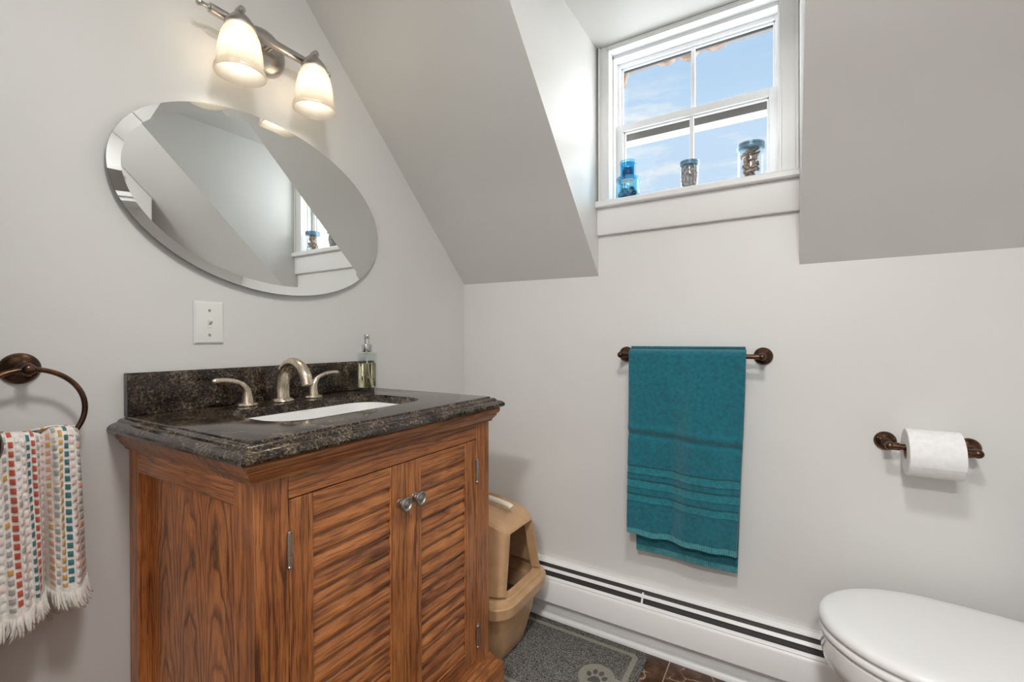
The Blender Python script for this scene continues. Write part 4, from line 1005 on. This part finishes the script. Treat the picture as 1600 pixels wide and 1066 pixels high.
J2 = (.937, .010)
o = jar('glass_jar', J2, .0265, .080, 'small glass jar of upright grey twigs in the middle of the sill', 'jar', M_jar_clear, M_lid_blue, .013, .16)
m = MB()
for i in range(60):
    a = rnd.uniform(0, 2*pi); q = .021*sqrt(rnd.random()); q2 = min(.026, q*1.2+.003); da = rnd.uniform(-.5, .5)
    m.tube([(J2[0]+q*cos(a), J2[1]+q*sin(a), SZ+.008), (J2[0]+q2*cos(a+da*.5), J2[1]+q2*sin(a+da*.5), SZ+.04), (J2[0]+q2*cos(a+da), J2[1]+q2*sin(a+da), SZ+.075)], [.0014, .0022, .0010], 5)
c2 = m.build('twig_filling', M_shell2, o, ang=60); c2['kind'] = 'stuff'
J1 = (.730, .010)
o = jar('blue_glass_jar', J1, .0400, .068, 'wide blue glass jar of shells at the left end of the sill, bottom of stack', 'jar', M_jar_blue, M_lid_tint, .009, .0)
M_peb = speckle('dark_blue_shells', (.02, .035, .06), (.35, .42, .50), 60, .5, .3)
m = MB()
for i in range(26):
    a = rnd.uniform(0, 2*pi); q = .028*sqrt(rnd.random()); s_ = rnd.uniform(.006, .011)
    m.ball((J1[0]+q*cos(a), J1[1]+q*sin(a), SZ+.012+rnd.uniform(0, .030)), s_, 8, sc=(1, .7, .6+rnd.random()*.4))
c1 = m.build('shell_filling', M_peb, o, ang=60); c1['kind'] = 'stuff'
# printed label on the jar, following the glass
M_label = mat('pale_blue_label', (.42, .58, .64), .6); M_ink = mat('dark_label_ink', (.05, .12, .18), .6)
ya = math.atan2(-1.6-J1[1], 1.2247-J1[0])     # faces into the room
lz0, lz1 = SZ+.049, SZ+.063
m = MB(); R_ = .0406; lab = []
for k in range(13):
    a = radians(-78)+(k/12-.5)*1.05; lab.append(a)
m.loft([[(J1[0]+R_*cos(a), J1[1]+R_*sin(a), z) for a in lab] for z in (lz0, lz1)], closed=False, cap0=False, cap1=False); lo_ = m.build('jar_label', M_label, o)
tx = bpy.data.curves.new('lettering', 'FONT'); tx.body = 'COLLECTION'; tx.size = .0068; tx.align_x = 'CENTER'; tx.align_y = 'CENTER'; tx.extrude = .0001
to_ = bpy.data.objects.new('tmp_text', tx); C.objects.link(to_)
dg = bpy.context.evaluated_depsgraph_get(); me = bpy.data.meshes.new_from_object(to_.evaluated_get(dg)); bpy.data.objects.remove(to_)
for v in me.vertices:
    a = radians(-78)+v.co.x/R_; rr1 = R_+.0003+v.co.z; v.co = Vector((J1[0]+rr1*cos(a), J1[1]+rr1*sin(a), (lz0+lz1)/2+v.co.y))
me.materials.clear(); me.materials.append(M_ink)
lt = bpy.data.objects.new('lettering', me); C.objects.link(lt); lt.parent = lo_
lt.location = (0, 0, 0)
o = jar('small_teal_jar', (J1[0], J1[1]), .0270, .050, 'small teal glass jar stacked on the wide blue jar, left end of the sill', 'jar', M_jar_deep, M_lid_tint, .010, .04, SZ+.068+.0095)
m = MB(); zz = SZ+.0775; m.lathe([(0, .008), (.020, .008), (.021, .020), (.018, .034), (0, .036)], (J1[0], J1[1], zz), seg=24); m.build('candle', mat('teal_wax', (.01, .16, .30), .5), o)
